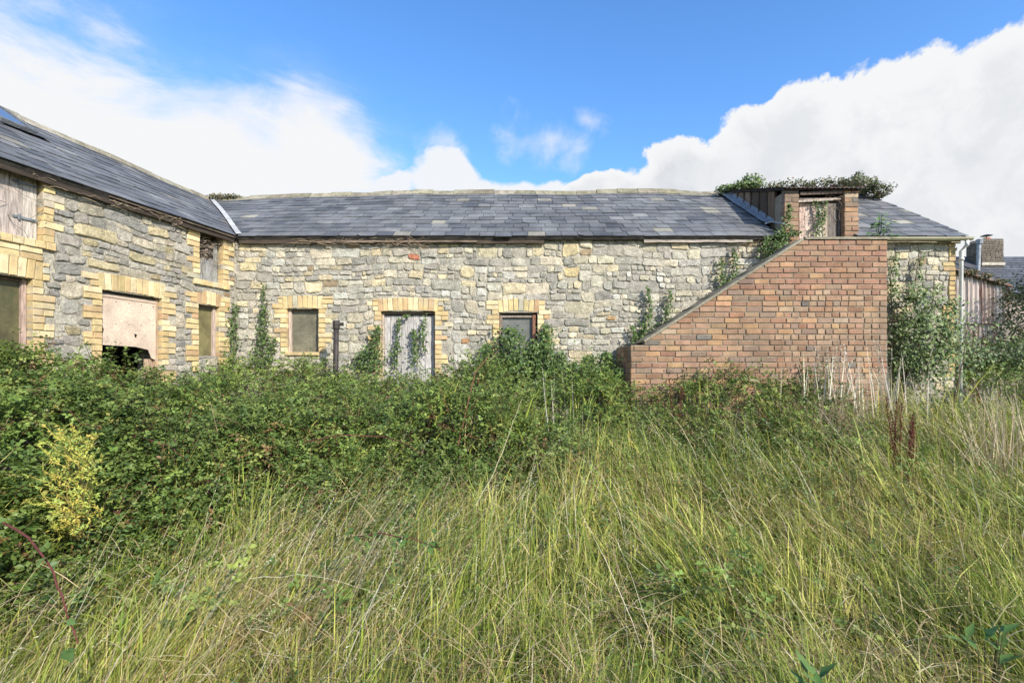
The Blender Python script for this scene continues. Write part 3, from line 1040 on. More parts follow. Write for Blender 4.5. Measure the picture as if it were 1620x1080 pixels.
# cheeks
for X, sx, nm in ((PX0, -1, 'l'), (PX1, 1, 'r')):
    core = MB()
    y0, y1 = WY + .30, RIDGE_Y - .15
    def zr(y): return EAVE_Z + SL * (y - EAVE_Y)
    def zd(y): return DZ + .04 + (RIDGE_Z + .02 - DZ - .04) * (y - WY) / (RIDGE_Y - WY)
    x0, x1 = (X + .02, X + .06) if sx < 0 else (X - .06, X - .02)
    pl = [(y0, zr(y0) - .15), (y1, zr(y1) - .1), (y1, zd(y1) - .02), (y0, zd(y0) - .02)]
    vs = [(x0, y, z_) for y, z_ in pl] + [(x1, y, z_) for y, z_ in pl]
    core.add(vs, [(0, 1, 2, 3), (7, 6, 5, 4), (0, 1, 5, 4), (1, 2, 6, 5), (2, 3, 7, 6), (3, 0, 4, 7)], (.08, .06, .05))
    core = core.build('dormer_cheek', M['dark'], barn)
    y = y0
    while y < y1 - .05:
        w = random.uniform(.26, .34)
        ye = min(y + w, y1)
        xa = X if sx < 0 else X - .018
        pl = [(y + .006, zr(y) - .05), (ye - .006, zr(ye) - .05), (ye - .006, zd(ye) - .03), (y + .006, zd(y) - .03)]
        mb = MB(); c = jit(random.choice(((.20, .14, .09), (.12, .09, .065), (.26, .19, .12))), .1)
        vs = [(xa, a, b) for a, b in pl] + [(xa + .018, a, b) for a, b in pl]
        mb.add(vs, [(0, 1, 2, 3), (7, 6, 5, 4), (0, 1, 5, 4), (1, 2, 6, 5), (2, 3, 7, 6), (3, 0, 4, 7)], c)
        mb.build('board', M['wood'], core)
        mb = MB(); mb.obox((X - .022 if sx < 0 else X, ye - .03, zr(ye) - .04), (.022, 0, 0), (0, .04, 0), (0, 0, max(.03, zd(ye) - zr(ye))), (.09, .065, .05))
        mb.build('batten', M['dark'], core)
        y = ye
    # lead flashing along the foot, lifted and curling at the lower end
    mb = MB(); vs = []
    n = 14
    for i in range(n + 1):
        f = i / n
        y = EAVE_Y + .42 + (RIDGE_Y - .1 - EAVE_Y - .42) * f
        z_ = zr(y)
        lift = .04 + (.05 * math.exp(-f * 9)) + random.uniform(-.006, .006)
        vs += [(X + sx * -.0 - .002, y, z_ + .15), (X + sx * .02, y, z_ + .09 + random.uniform(-.01, .01)), (X + sx * (.13 + random.uniform(-.01, .01)), y, z_ + lift)]
    fs = []
    for i in range(n):
        for k in (0, 1): fs.append((3 * i + k, 3 * i + k + 1, 3 * i + 4 + k, 3 * i + 3 + k))
    mb.add(vs, fs, (.20, .225, .26))
    fo = mb.build('lead_flashing', M['lead'], barn)
    md = fo.modifiers.new('thick', 'SOLIDIFY'); md.thickness = .006
mb = MB(); mb.tube([(PX0 - .15, EAVE_Y + .46, zr(EAVE_Y + .46) + .06), (PX0 - .06, EAVE_Y + .40, zr(EAVE_Y + .4) + .12), (PX0 + .0, WY - .05, 4.13)], .012, 5, (.55, .56, .55))
mb.build('bent_flashing_edge', M['lead'], barn)
# dormer roof: sheets sloping up to the ridge, tin edge in front
mb = MB()
dsl = math.hypot(RIDGE_Y - WY + .14, RIDGE_Z + .06 - DZ - .04)
p0 = Vector((PX0 - .04, WY - .08, DZ + .02)); p1 = Vector((PX0 - .04, RIDGE_Y, RIDGE_Z + .03))
V_ = (p1 - p0).normalized()
FDR = Frame(p0, (1, 0, 0), V_, Vector((1, 0, 0)).cross(V_))
dw = PX1 - PX0 + .08
roofslab(mb, FDR, rectp(0, dw, 0, (p1 - p0).length), .025)
dro = mb.build('dormer_roof', M['dark'], barn)
for k in range(3):
    mb = MB(); a = k * dw / 3
    nn = 12; L = (p1 - p0).length * .98
    vs, fs = [], []
    for i in range(nn + 1):
        u = a + dw / 3 * i / nn * 1.01
        w = .016 + .010 * math.cos(i * math.pi)
        vs += [FDR.p(u, -.05, w), FDR.p(u, L, w), FDR.p(u, L, w - .004), FDR.p(u, -.05, w - .004)]
    for i in range(nn):
        for q in range(4): fs.append((4 * i + q, 4 * i + 4 + q, 4 * i + 4 + (q + 1) % 4, 4 * i + (q + 1) % 4))
    mb.add(vs, fs, (.13, .10, .08))
    mb.build('roof_sheet', M['corr'], dro)

# valley lead, shared line; belongs to the main range
def strip(pts_a, pts_b, col, name, parent, mat, th=.005):
    mb = MB(); vs = []
    for a, b in zip(pts_a, pts_b): vs += [a, b]
    fs = [(2 * i, 2 * i + 1, 2 * i + 3, 2 * i + 2) for i in range(len(pts_a) - 1)]
    mb.add(vs, fs, col)
    o = mb.build(name, mat, parent)
    md = o.modifiers.new('thick', 'SOLIDIFY'); md.thickness = th
    return o


ev = Vector((E.x, E.y, EAVE_Z)); rv = Vector((Rp.x, Rp.y, RIDGE_Z))
A_, B_ = [], []
for i in range(11):
    f = i / 10
    c = ev.lerp(rv, f)
    A_.append(c + Vector((.085, 0, .05)))
    B_.append(c + Vector((.0, .0, .05)) + dW * .015)
strip(A_, B_, (.44, .44, .42), 'valley_flashing', barn, M['lead'])

# ================================================================== BARN, LEFT WING
wing = thing('stone_barn', 'nearer stone barn wing on the left with boarded openings and a skylight', 'barn')
zl = EYE + (HY - 457) * (WY + dW.y * wing_t(160)) / FPX
LOW = 2.66
oA = (wing_t(50), wing_t(50) + .95, 0.9, LOW)
oLoft = (wing_t(67), wing_t(67) + 1.05, 3.12, 3.93)
oB = (wing_t(255), wing_t(160), 0.9, LOW)
oC = (wing_t(352), wing_t(315), 3.06, 3.86)
oD = (wing_t(345), wing_t(313), 1.85, LOW)
WL = 6.2
holes = [(h[0] - .008, h[1] + .008, h[2] - .008, h[3] + .008) for h in (oA, oLoft, oB, oC, oD)]
wwall = wall_holes(FW, 0.0, WL, -.1, 3.93, holes, .45, 'wall', M['mortar'], wing)
cuts = [oA, oLoft, oB, oC, oD]
cuts += surround(FW, oA[0], oA[1], 1.5, LOW, wing, side=0.10, phase=1, left=True, right=True)
cuts += surround(FW, oB[0], oB[1], 1.2, LOW, wing, side=0.04, phase=0)
cuts += surround(FW, oD[0], oD[1], 1.6, LOW, wing, side=0.03, phase=1)
cuts += surround(FW, oC[0], oC[1], 3.06, 3.86, wing, lintel=0, phase=0, jamb_top=3.86)
cuts += surround(FW, oLoft[0], oLoft[1], 3.12, 3.90, wing, lintel=0, phase=1, jamb_top=3.88)
# header sills under the two upper hatches
for (o, nm) in ((oLoft, 'sill'), (oC, 'sill')):
    n = round((o[1] - o[0] + .24) / .11)
    sp = MB(); prism(sp, FW, rectp(o[0] - .12, o[1] + .12, o[2] - .085, o[2] - .004), -.09, .01, (.4, .35, .24), 0)
    sp = sp.build('sill', M['mortar'], wing)
    w = (o[1] - o[0] + .24) / n
    for i in range(n):
        a = o[0] - .12 + i * w
        put_brick(FW, brick_poly(a + .003, a + w - .003, o[2] - .085, o[2] + .0), sp, M['ybrick'], YB, -.09, .045)
    cuts.append((o[0] - .13, o[1] + .13, o[2] - .1, o[2]))
cuts.append((oLoft[0] - .1, oLoft[1] + .1, LOW + .2, 3.05))
# filler bricks between loft sill and lower lintel
fl = MB(); prism(fl, FW, rectp(oA[0] - .08, oA[1] + .1, LOW + .222, 3.03), -.05, .01, (1, 1, 1), 0)
fl = fl.build('brick_band', M['mortar'], wing)
z = LOW + .224
while z < 3.0:
    u = oA[0] - .1
    while u < oA[1] + .1:
        put_brick(FW, brick_poly(u + .003, u + .217, z + .004, z + .073), fl, M['ybrick'], YB); u += .222
    z += .079


def keep_wing(u, v): return 1.3 < v < 3.95 and u < 4.6


rubble_wall(FW, 0.03, 4.6, 1.3, 3.93, cuts, STONES_GREY, wwall, keep_wing, 40,
            lambda r: (r[1] - r[0]) * (r[3] - r[2]) * (1 if r[0] < 3.4 and r[2] > 1.85 else .05) * (1 + .35 * r[0]), 1.0)

# boards
board_window(FW, oD, wing, (.17, .15, .07), (.48, .38, .32), .09, True)
board_window(FW, oA, wing, (.095, .085, .04), (.40, .30, .25), .12, True)
mb = MB()
bz = wing_z(200, 548)
# chipboard sheet with torn lower edge
u0, u1 = oB[0] + .045, oB[1] - .01
top = LOW - .03
pts = [(u0, bz - .17), (u0 + .06, bz - .15), (u0 + .11, bz - .03), (u0 + .30, bz + .005), (u1, bz + .01), (u1, top), (u0, top)]
vs = [FW.p(a, b, -.05) for a, b in pts] + [FW.p(a, b, -.062) for a, b in pts]
n = len(pts)
mb.add(vs, [tuple(range(n)), tuple(range(2 * n - 1, n - 1, -1))] + [(k, (k + 1) % n, n + (k + 1) % n, n + k) for k in range(n)], (.60, .48, .375))
mb.build('window_board', M['board'], wing)
mb = MB(); prism(mb, FW, rectp(u0 + .01, u1 - .01, top - .05, top - .035), -.049, -.045, (.38, .29, .22), 0); mb.build('board_batten', M['woodh'], wing)
for k in range(9):
    mb = MB(); a_n = u0 + .04 + (u1 - u0 - .08) * (k % 5) / 4; b_n = (top - .09) if k < 5 else (bz + .30 + random.uniform(-.03, .03))
    mb.tube([FW.p(a_n, b_n, -.05), FW.p(a_n, b_n, -.044)], .006, 6, (.10, .06, .04)); mb.build('nail', M['metal'], wing)
for (a, b, r) in ((u1 - .03, bz + .20, .028), (u0 + .30, bz + .16, .02)):
    mb = MB()
    nn = 9
    vs = [FW.p(a + r * math.cos(k * 6.283 / nn) * random.uniform(.6, 1.2), b + r * 1.6 * math.sin(k * 6.283 / nn) * random.uniform(.6, 1.3), -.047) for k in range(nn)]
    mb.add(vs, [tuple(range(nn))], (.01, .01, .01))  # flat black patch on the sheet, painting the dark of a hole
    mb.build('painted_hole', M['dark'], wing)
mb = MB()
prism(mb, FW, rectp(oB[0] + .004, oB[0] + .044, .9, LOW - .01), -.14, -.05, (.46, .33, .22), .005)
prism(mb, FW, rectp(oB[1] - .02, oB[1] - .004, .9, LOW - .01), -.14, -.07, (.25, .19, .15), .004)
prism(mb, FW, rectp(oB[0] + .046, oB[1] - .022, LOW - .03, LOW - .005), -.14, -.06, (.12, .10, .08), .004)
prism(mb, FW, rectp(oB[0] + .05, oB[0] + .17, bz - .6, bz - .16), -.12, -.10, (.42, .30, .21), .004)
mb.build('window_frame', M['wood'], wing)
# loft door of pale pink-grey planks with strap hinges
ld = MB(); prism(ld, FW, rectp(oLoft[0], oLoft[1], oLoft[2], oLoft[3]), -.12, -.09, (.12, .1, .09), 0)
ld = ld.build('loft_door', M['dark'], wing)
u = oLoft[0] + .015
while u < oLoft[1] - .02:
    w = random.uniform(.105, .15)
    mb = MB(); prism(mb, FW, brick_poly(u + .002, min(u + w, oLoft[1]) - .003, oLoft[2] + .02, oLoft[3] - .01, .002), -.088, -.06 + random.uniform(-.005, .005), jit(random.choice(((.56, .50, .44), (.50, .45, .40), (.46, .40, .35))), .08), .003)
    mb.build('plank', M['wood'], ld); u += w
for zz in (3.34, 3.74):
    mb = MB(); prism(mb, FW, rectp(oLoft[0] + .02, oLoft[0] + .26, zz, zz + .028), -.055, -.045, (.16, .18, .20), .002)
    mb.tube([FW.p(oLoft[0] + .2, zz - .02, -.045), FW.p(oLoft[0] + .2, zz + .05, -.045)], .012, 6, (.15, .17, .19))
    mb.build('strap_hinge', M['metal'], ld)
    mb = MB(); prism(mb, FW, rectp(oLoft[0] + .46, oLoft[0] + .98, zz + .01, zz + .038), -.055, -.045, (.17, .18, .19), .002)
    mb.build('strap_hinge', M['metal'], ld)
# upper hatch C: rotten grey boards below, dark gap above
hc = MB(); prism(hc, FW, rectp(oC[0], oC[1], oC[2], oC[2] + .30), -.13, -.11, (.2, .19, .18), 0)
hc = hc.build('hatch', M['dark'], wing)
u = oC[0] + .02
k = 0
while u < oC[1] - .01:
    w = .075
    h = (.68, .40, .36, .38, .34, .30)[min(k, 5)]
    mb = MB(); prism(mb, FW, brick_poly(u + .002, min(u + w, oC[1] - .005) - .003, oC[2] + .01, oC[2] + h, .002), -.108, -.085 + random.uniform(-.006, .006), jit((.30, .30, .29), .15), .003)
    mb.build('plank', M['wood'], hc); u += w; k += 1

# wing roof
L_w = WL + .1
wroof = MB()
roofslab(wroof, FWR, [(0, 0), (L_w, 0), (L_w, sl_len), (a_, sl_len)])
nb2 = Frame(Vector((E.x, E.y, EAVE_Z - .24)) + nWi * (2 * D_), dW, (nW.x * ca, nW.y * ca, sa), (-nW.x * sa, -nW.y * sa, ca))
roofslab(wroof, nb2, [(-4.5, 0), (L_w, 0), (L_w, sl_len), (-3.2, sl_len)])
wroof = wroof.build('roof', M['dark'], wing)
SKY = (4.15 - .55 - 1.65 + .15, 0, 0)
# skylight position from the picture: centre about (12,190)
def wr_from_px(px, py):
    # ray / wing roof plane intersection -> (u, v)
    d = Vector(((px - CX) / FPX, 1, (HY - py) / FPX))
    o = Vector((0, 0, EYE))
    t = (FWR.o - o).dot(FWR.N) / d.dot(FWR.N)
    p = o + d * t - FWR.o
    return p.dot(FWR.U), p.dot(FWR.V)
s_ = [wr_from_px(*q) for q in ((38, 207), (0, 176))]
su0 = s_[0][0]; sv0 = s_[0][1] - .02
print('skylight', s_, 'a_', a_, 'E', E, 'Rp', Rp)
su0, su1 = min(s_[0][0], s_[1][0]), max(s_[0][0], s_[1][0]) + .25
sv0, sv1 = min(s_[0][1], s_[1][1]), max(s_[0][1], s_[1][1])
if sv1 - sv0 < .3: sv1 = sv0 + .45
slates(FWR, -3.2, L_w, sl_len, clip_wing, wroof, lambda u, v: (1 if u < 4.0 else .1) / (1 + .1 * v) * (1 + .2 * u), gauge=.237, width=.285,
       skip=lambda u, v: su0 - .08 < u < su1 + .08 and sv0 - .05 < v < sv1 + .05)
mb = MB()
prism(mb, FWR, rectp(su0, su1, sv0, sv1), .015, .045, (.05, .055, .06), 0)
skl = mb.build('skylight', M['lead'], wing)
mb = MB()
t_ = .035
for r in (rectp(su0 - t_, su1 + t_, sv0 - t_, sv0), rectp(su0 - t_, su1 + t_, sv1, sv1 + t_), rectp(su0 - t_, su0, sv0 + .001, sv1 - .001), rectp(su1, su1 + t_, sv0 + .001, sv1 - .001)):
    prism(mb, FWR, r, .01, .07, (.14, .15, .16), .004)
mb.build('skylight_frame', M['lead'], skl)
mb = MB(); prism(mb, FWR, rectp(su0 + .012, su1 - .012, sv0 + .012, sv1 - .012), .050, .054, (.10, .13, .17), 0)
mb.build('glass_pane', M['glass'], skl)
rr = Vector((Rp.x, Rp.y, RIDGE_Z + .045))
ridge(rr + dW * .05, rr + dW * (L_w - a_), wing, step=.42)
e0 = FW.o
eboard(FW.o, FW.U, FW.N, .12, WL, 3.79, 3.885, .05, .09, (.06, .048, .038), 'fascia_board', wing)
eboard(FW.o, FW.U, FW.N, .15, 2.2, 3.86, 3.875, .092, .12, (.2, .15, .11), 'batten', wing)
mb = MB()
p = [FW.p(WL, 0, -.46), FW.p(WL, 0, -5.2)]
for (a, b, c, d) in ((WL - .4, WL, -5.2, -.455),):
    vs = [FW.p(a, -.1, c), FW.p(b, -.1, c), FW.p(b, -.1, d), FW.p(a, -.1, d), FW.p(a, 3.85, c), FW.p(b, 3.85, c), FW.p(b, 3.85, d), FW.p(a, 3.85, d)]
    mb.add(vs, [(0, 3, 2, 1), (4, 5, 6, 7), (0, 1, 5, 4), (1, 2, 6, 5), (2, 3, 7, 6), (3, 0, 4, 7)], (1, 1, 1))
    vs = [FW.p(q, 3.85, w_) for q in (a, b) for w_ in (d, c)] + [FW.p(q, RIDGE_Z - .1, -2.55) for q in (a, b)]
    mb.add(vs, [(0, 1, 4), (2, 5, 3), (0, 4, 5, 2), (1, 3, 5, 4)], (1, 1, 1))
vs = [FW.p(q, h, w_) for h in (-.1, 3.85) for q, w_ in ((-4, -5.0), (WL, -5.0), (WL, -5.2), (-4, -5.2))]
mb.add(vs, [(0, 3, 2, 1), (4, 5, 6, 7), (0, 1, 5, 4), (1, 2, 6, 5), (2, 3, 7, 6), (3, 0, 4, 7)], (1, 1, 1))
mb.build('back_wall', M['mortar'], wing)

# ================================================================== BRICK STAIRCASE
SY = 7.6
stair = thing('brick_staircase', 'raked red brick outside staircase rising against the stone barn to the loft door', 'staircase')
sx0, sx1, sx2, sx3 = [(p - CX) * SY / FPX for p in (998, 1022, 1272, 1404)]
FS = Frame((0, SY, 0), (1, 0, 0), (0, 0, 1), (0, -1, 0))
z_low, z_a, z_top = wallpx(0, 545, SY)[1], wallpx(0, 540, SY)[1], wallpx(0, 379, SY)[1]
prof = [(sx0, .2), (sx3, .2), (sx3, z_top), (sx2, z_top), (sx1, z_a), (sx1, z_low), (sx0, z_low)]
mb = MB(); n = len(prof)
vs = [(x + (.008 if x == sx0 else -.008 if x == sx3 else 0), SY + .012, z_ - (.006 if z_ > 1 else 0)) for x, z_ in prof] + [(x, WY - .05, z_) for x, z_ in prof]
mb.add(vs, [tuple(range(n)), tuple(range(2 * n - 1, n - 1, -1))] + [(k, (k + 1) % n, n + (k + 1) % n, n + k) for k in range(n)], (1, 1, 1))
body = mb.build('stair_wall', M['rmortar'], stair)
cl = [(-1, 0, -sx0), (1, 0, sx3), (0, 1, z_top)]
slp = (z_top - z_a) / (sx2 - sx1)
items = []
co = .0838
rows = int((z_top - .6) / co) + 1
for r in range(rows):
    zz1 = z_top - r * co
    zz0 = zz1 - co
    u = sx3
    first = True
    header_zone = lambda u, z_: (u > 4.0 and z_ < 2.75 and (int(z_ / co) % 2 == 0 or random.random() < .35))
    off = (.118 if r % 2 else 0)
    start = True
    while u > sx0:
        w = .235 * random.uniform(.96, 1.04)
        if header_zone(u, zz0) or (start and r % 2): w = .118 * random.uniform(.95, 1.1)
        elif random.random() < .04: w = .118
        start = False
        a, b = max(u - w, sx0), u
        u = a
        if b - a < .03: continue
        poly = [(a + .006, zz0 + .007), (b - .006, zz0 + .007), (b - .006, zz1 - .007), (a + .006, zz1 - .007)]
        poly = [(p[0] + random.uniform(-.0025, .0025), p[1] + random.uniform(-.003, .003)) for p in poly]
        # rake: v <= z_a + slp*(u - sx1), left of sx1: v<=z_low
        if zz1 > z_low + .001 and a < sx1: 
            if zz0 >= z_low - .01: poly = clip(poly, -1, 0, -sx1)
        if len(poly) >= 3 and zz1 > z_low: poly = clip(poly, -slp, 1, z_a - slp * sx1 - .004)
        if len(poly) < 3 or area(poly) < .0012: continue
        cv = sum(p[1] for p in poly) / len(poly)
        items.append((area(poly) * (1 if cv > 1.62 else .05), poly))
        if a <= sx0: break
items.sort(key=lambda t: -t[0])
rest = MB()
for i, (s_, poly) in enumerate(items):
    c = jit(pick(RB), .12, .04)
    cv = poly[0][1]
    if cv > 2.75 and random.random() < .5: c = jit((.29, .165, .112), .14, .03)
    if cv < 2.8 and poly[0][0] > 3.9 and random.random() < .3: c = jit((.35, .235, .155), .14)
    mb = MB() if i < 300 else rest
    prism(mb, FS, poly, -.05, random.uniform(-.004, .006), c, .005, (random.uniform(-.02, .02), random.uniform(-.04, .04)))
    if i < 300: mb.build('brick', M['rbrick'], body)
rest.build('lower_bricks', M['rbrick'], body, kind='stuff')
print('stair bricks', len(items))
mb = MB()
FE = Frame((sx0, 0, 0), (0, 1, 0), (0, 0, 1), (-1, 0, 0))
FE2 = Frame((sx3, 0, 0), (0, 1, 0), (0, 0, 1), (1, 0, 0))
for r in range(rows):
    zz1 = z_top - r * co
    for fr, lim in ((FE, z_low + .01), (FE2, z_top + .01)):
        if zz1 > lim: continue
        y = SY + .006 - (.118 if r % 2 else 0)
        while y < WY - .05:
            a, b = max(y, SY + .004), min(y + .225, WY - .05)
            if b - a > .03: prism(mb, fr, rectp(a, b, zz1 - co + .005, zz1 - .005), -.04, random.uniform(-.003, .004), jit(pick(RB), .12), .004)
            y += .235
mb.build('end_bricks', M['rbrick'], body, kind='stuff')
# concrete coping along the rake and the landing slab
mb = MB()
dr_ = Vector((sx2 - sx1, 0, z_top - z_a)).normalized(); up_ = Vector((-dr_.z, 0, dr_.x))
Lr = math.hypot(sx2 - sx1, z_top - z_a)
mb.obox(Vector((sx1, SY - .02, z_a)) - dr_ * .02, dr_ * (Lr + .01), Vector((0, .22, 0)), up_ * .034, (1, 1, 1))
mb.build('coping', M['concrete'], stair)
mb = MB(); mb.box(sx2 + .01, sx3 + .015, SY - .02, WY - .06, z_top + .002, z_top + .038, (1, 1, 1)); mb.build('landing_slab', M['concrete'], stair)
nst = 8
for i in range(nst):
    f0, f1 = i / nst, (i + 1) / nst
    mb = MB()
    xa, xb = sx1 + (sx2 - sx1) * f0, sx1 + (sx2 - sx1) * f1
    mb.box(xa, xb + .02, SY + .205, WY - .06, z_a + (z_top - z_a) * f0 - .2, z_a + (z_top - z_a) * f0 + .02, (1, 1, 1))
    mb.build('step', M['concrete'], stair)
mb = MB(); mb.box(DX1 + .05, 5.65, WY - .12, WY - .052, z_top + .038, z_top + .10, (.35, .33, .28)); mb.build('landing_kerb', M['concrete'], stair)

# ================================================================== VENT PIPE
pipe = thing('vent_pipe', 'rusty black iron vent pipe standing in the brambles left of the white plank door', 'pipe')
px_, pz_ = wallpx(532, 510, 8.1)
mb = MB(); c = (.035, .028, .026)
mb.tube([(px_ - .03, 8.1, .5), (px_ - .01, 8.1, 1.6), (px_, 8.1, pz_ - .02)], .043, 12, c)
mb.build('pipe', M['metal'], pipe, smooth=True)
mb = MB(); mb.tube([(px_, 8.1, pz_ - .10), (px_, 8.1, pz_ - .015), (px_, 8.1, pz_ + .03)], [.055, .058, .052], 12, (.045, .035, .03)); mb.build('collar', M['metal'], pipe)
mb = MB(); mb.tube([(px_ + .03, 8.09, pz_ - .03), (px_ + .115, 8.08, pz_ - .025)], [.026, .03], 10, (.05, .045, .042)); mb.build('spigot', M['metal'], pipe)

# ================================================================== CORRUGATED SHED
shed = thing('corrugated_shed', 'rusty streaked corrugated iron shed behind the white downpipe', 'shed')
SHY = 12.2
def corr_sheet(x0, x1, zb, zt0, zt1, y, col, name, parent, waves, amp=.022):
    mb = MB(); n = waves * 6
    vs = []
    for i in range(n + 1):
        f = i / n
        x = x0 + (x1 - x0) * f
        w = amp * math.cos(f * waves * 2 * math.pi)
        zt = zt0 + (zt1 - zt0) * f
        vs += [(x, y - w, zb), (x, y - w, zt), (x, y - w + .003, zt), (x, y - w + .003, zb)]
    fs = []
    for i in range(n):
        for k in range(4): fs.append((4 * i + k, 4 * i + (k + 1) % 4, 4 * i + 4 + (k + 1) % 4, 4 * i + 4 + k))
    mb.add(vs, fs, col)
    return mb.build(name, M['corr'], parent)
xs = [(p - CX) * SHY / FPX for p in (1506, 1530, 1552, 1571, 1587)]
ztop = lambda x: EYE + (HY - (430 + (x * FPX / SHY + CX - 1515) * .30)) * SHY / FPX
cc = [(.55, .50, .46), (.56, .48, .43), (.48, .38, .32), (.58, .54, .51)]
for i in range(4):
    corr_sheet(xs[i], xs[i + 1] + .02, wallpx(0, 512, SHY)[1], ztop(xs[i]), ztop(xs[i + 1]), SHY - .004 * i, cc[i], 'wall_sheet', shed, 3)
    corr_sheet(xs[i], xs[i + 1] + .02, .5, wallpx(0, 508, SHY)[1], wallpx(0, 508, SHY)[1], SHY + .05 + .004 * i, jit(cc[(i + 1) % 4]), 'wall_sheet', shed, 3)
mb = MB()
mb.box(xs[0] + .02, xs[4] - .01, SHY + .09, SHY + 3, .5, ztop(xs[4]) - .1, (.12, .1, .08)); mb.build('shed_body', M['dark'], shed)
mb = MB()
xa, xb = xs[0] - .05, xs[4] + .12
vs = [(xa, SHY - .12, ztop(xa) + .03), (xb, SHY - .12, ztop(xb) + .03), (xb, SHY + 3.1, ztop(xb) + .2), (xa, SHY + 3.1, ztop(xa) + .2)]
vs += [(x, y, z_ - .05) for x, y, z_ in vs]
mb.add(vs, [(0, 1, 2, 3), (7, 6, 5, 4), (0, 1, 5, 4), (1, 2, 6, 5), (2, 3, 7, 6), (3, 0, 4, 7)], (.14, .11, .09)); mb.build('shed_roof', M['corr'], shed)

# ================================================================== FAR HOUSE
house = thing('stone_house', 'far house with dark slate roof and stone chimney beyond the rusty shed', 'house')
HD = 24.0
def hp(px, py, Y=HD): x, z_ = wallpx(px, py, Y); return x, z_
rx0, rz = hp(1500, 408, HD + 3.2)
ex0, ez = hp(1500, 462, HD)
mb = MB()
xl, xr = hp(1440, 0, HD)[0], hp(1800, 0, HD)[0]
mb.box(xl + .3, xr - .3, HD + .3, HD + 6.1, .3, ez + .02, (.34, .28, .24)); mb.build('wall', M['stone'], house)
rl = math.hypot(3.2, rz - ez)
FH = Frame((0, HD, ez), (1, 0, 0), (0, 3.2 / rl, (rz - ez) / rl), (0, -(rz - ez) / rl, 3.2 / rl))
FHB = Frame((0, HD + 6.4, ez), (1, 0, 0), (0, -3.2 / rl, (rz - ez) / rl), (0, (rz - ez) / rl, 3.2 / rl))
mb = MB(); roofslab(mb, FH, rectp(xl, xr, -.1, rl), .1); roofslab(mb, FHB, rectp(xl, xr, -.1, rl - .01), .1)
hr = mb.build('roof', M['dark'], house)
mb = MB()
for r in range(int(rl / .28) + 1):
    u = xl - (.17 if r % 2 else 0)
    while u < xr:
        a, b = max(u, xl), min(u + .33, xr)
        if b - a > .05: mb.add([FH.p(a, r * .28 - .1, .03), FH.p(b, r * .28 - .1, .03), FH.p(b, r * .28 + .2, .008), FH.p(a, r * .28 + .2, .008)], [(0, 1, 2, 3)], jit((.085, .09, .10), .2))
        u += .335
mb.build('slates', M['slate'], hr, kind='stuff')
# rounded hip / party ridge running down the slope beside the chimney
mb = MB(); mb.tube([FH.p(hp(1551, 0)[0] + .0, rl - .1, .05), FH.p(hp(1551, 0)[0] + 1.2, 0, .05)], .11, 6, (.05, .05, .055)); mb.build('roof_roll', M['lead'], house)
chx0, chx1 = hp(1553, 0, HD + 2.2)[0], hp(1588, 0, HD + 2.2)[0]
cz0, cz1 = hp(0, 416, HD + 2.2)[1], hp(0, 380, HD + 2.2)[1]
mb = MB(); mb.box(chx0 + .02, chx1 - .02, HD + 2.22, HD + 3.1, cz0 - .8, cz1 - .02, (.12, .11, .10)); ch = mb.build('chimney', M['mortar'], house)
FC = Frame((0, HD + 2.2, 0), (1, 0, 0), (0, 0, 1), (0, -1, 0))
FC2 = Frame((chx0, HD + 2.2, 0), (0, 1, 0), (0, 0, 1), (-1, 0, 0))
mb = MB(); r = 0; z = cz0 - .3
while z < cz1:
    for fr, a0, a1 in ((FC, chx0, chx1), (FC2, 0, .9)):
        u = a0
        while u < a1 - .02:
            w = min(random.uniform(.16, .3), a1 - u)
            prism(mb, fr, rectp(u + .008, u + w - .008, z + .006, z + .085), -.02, random.uniform(.0, .012), jit((.17, .145, .115), .25), .006); u += w
    z += .092
mb.build('chimney_stones', M['stone'], ch, kind='stuff')
mb = MB(); mb.box(chx0 - .03, chx1 + .03, HD + 2.14, HD + 3.15, cz0 - .12, cz0 + .02, (.42, .38, .30)); mb.build('chimney_flashing', M['lead'], ch)
cxm = (chx0 + chx1) / 2 + .05
mb = MB(); mb.tube([(cxm, HD + 2.6, cz1 - .02), (cxm, HD + 2.6, cz1 + .22)], [.20, .16], 12, (.45, .14, .07)); mb.build('chimney_pot', M['rbrick'], ch, smooth=False)
mb = MB(); mb.tube([(cxm, HD + 2.6, cz1 + .2), (cxm, HD + 2.6, cz1 + .34)], .02, 5, (.1, .1, .1)); mb.tube([(cxm, HD + 2.6, cz1 + .33), (cxm, HD + 2.6, cz1 + .39)], [.26, .12], 12, (.09, .09, .09)); mb.build('cowl', M['metal'], ch)
fx, fz0 = hp(1547, 416, HD + 1.8); fz1 = hp(0, 380, HD + 1.8)[1]
mb = MB(); mb.tube([(fx, HD + 1.8, fz0 - .4), (fx + .08, HD + 1.8, fz1)], .09, 10, (.30, .32, .34)); mb.tube([(fx + .08, HD + 1.8, fz1 - .2), (fx + .09, HD + 1.8, fz1 + .04)], .14, 10, (.22, .24, .26))
mb.build('flue', M['metal'], house)

# old roofs sag: the ridge dips towards the junction of the two roofs and waves a little along its length
def sag_mesh(o):
    me = o.data; n = len(me.vertices)
    a = np.empty(n * 3, np.float32); me.vertices.foreach_get('co', a); a = a.reshape(-1, 3)
    fr = np.clip((a[:, 2] - EAVE_Z - .03) / (RIDGE_Z - EAVE_Z), 0, 1.05)
    D2 = (a[:, 0] - Rp.x) ** 2 + (a[:, 1] - Rp.y) ** 2
    a[:, 2] -= fr * (.15 * np.exp(-D2 / 9.0) + .05 * (fbm(a[:, 0] + 40, a[:, 1] * .3, .55, 5, 2) - .5) * 2) + .018 * (fbm(a[:, 0], a[:, 1], .8, 9, 2) - .5) * 2 * np.minimum(fr * 4, 1)
    me.vertices.foreach_set('co', a.ravel()); me.update()


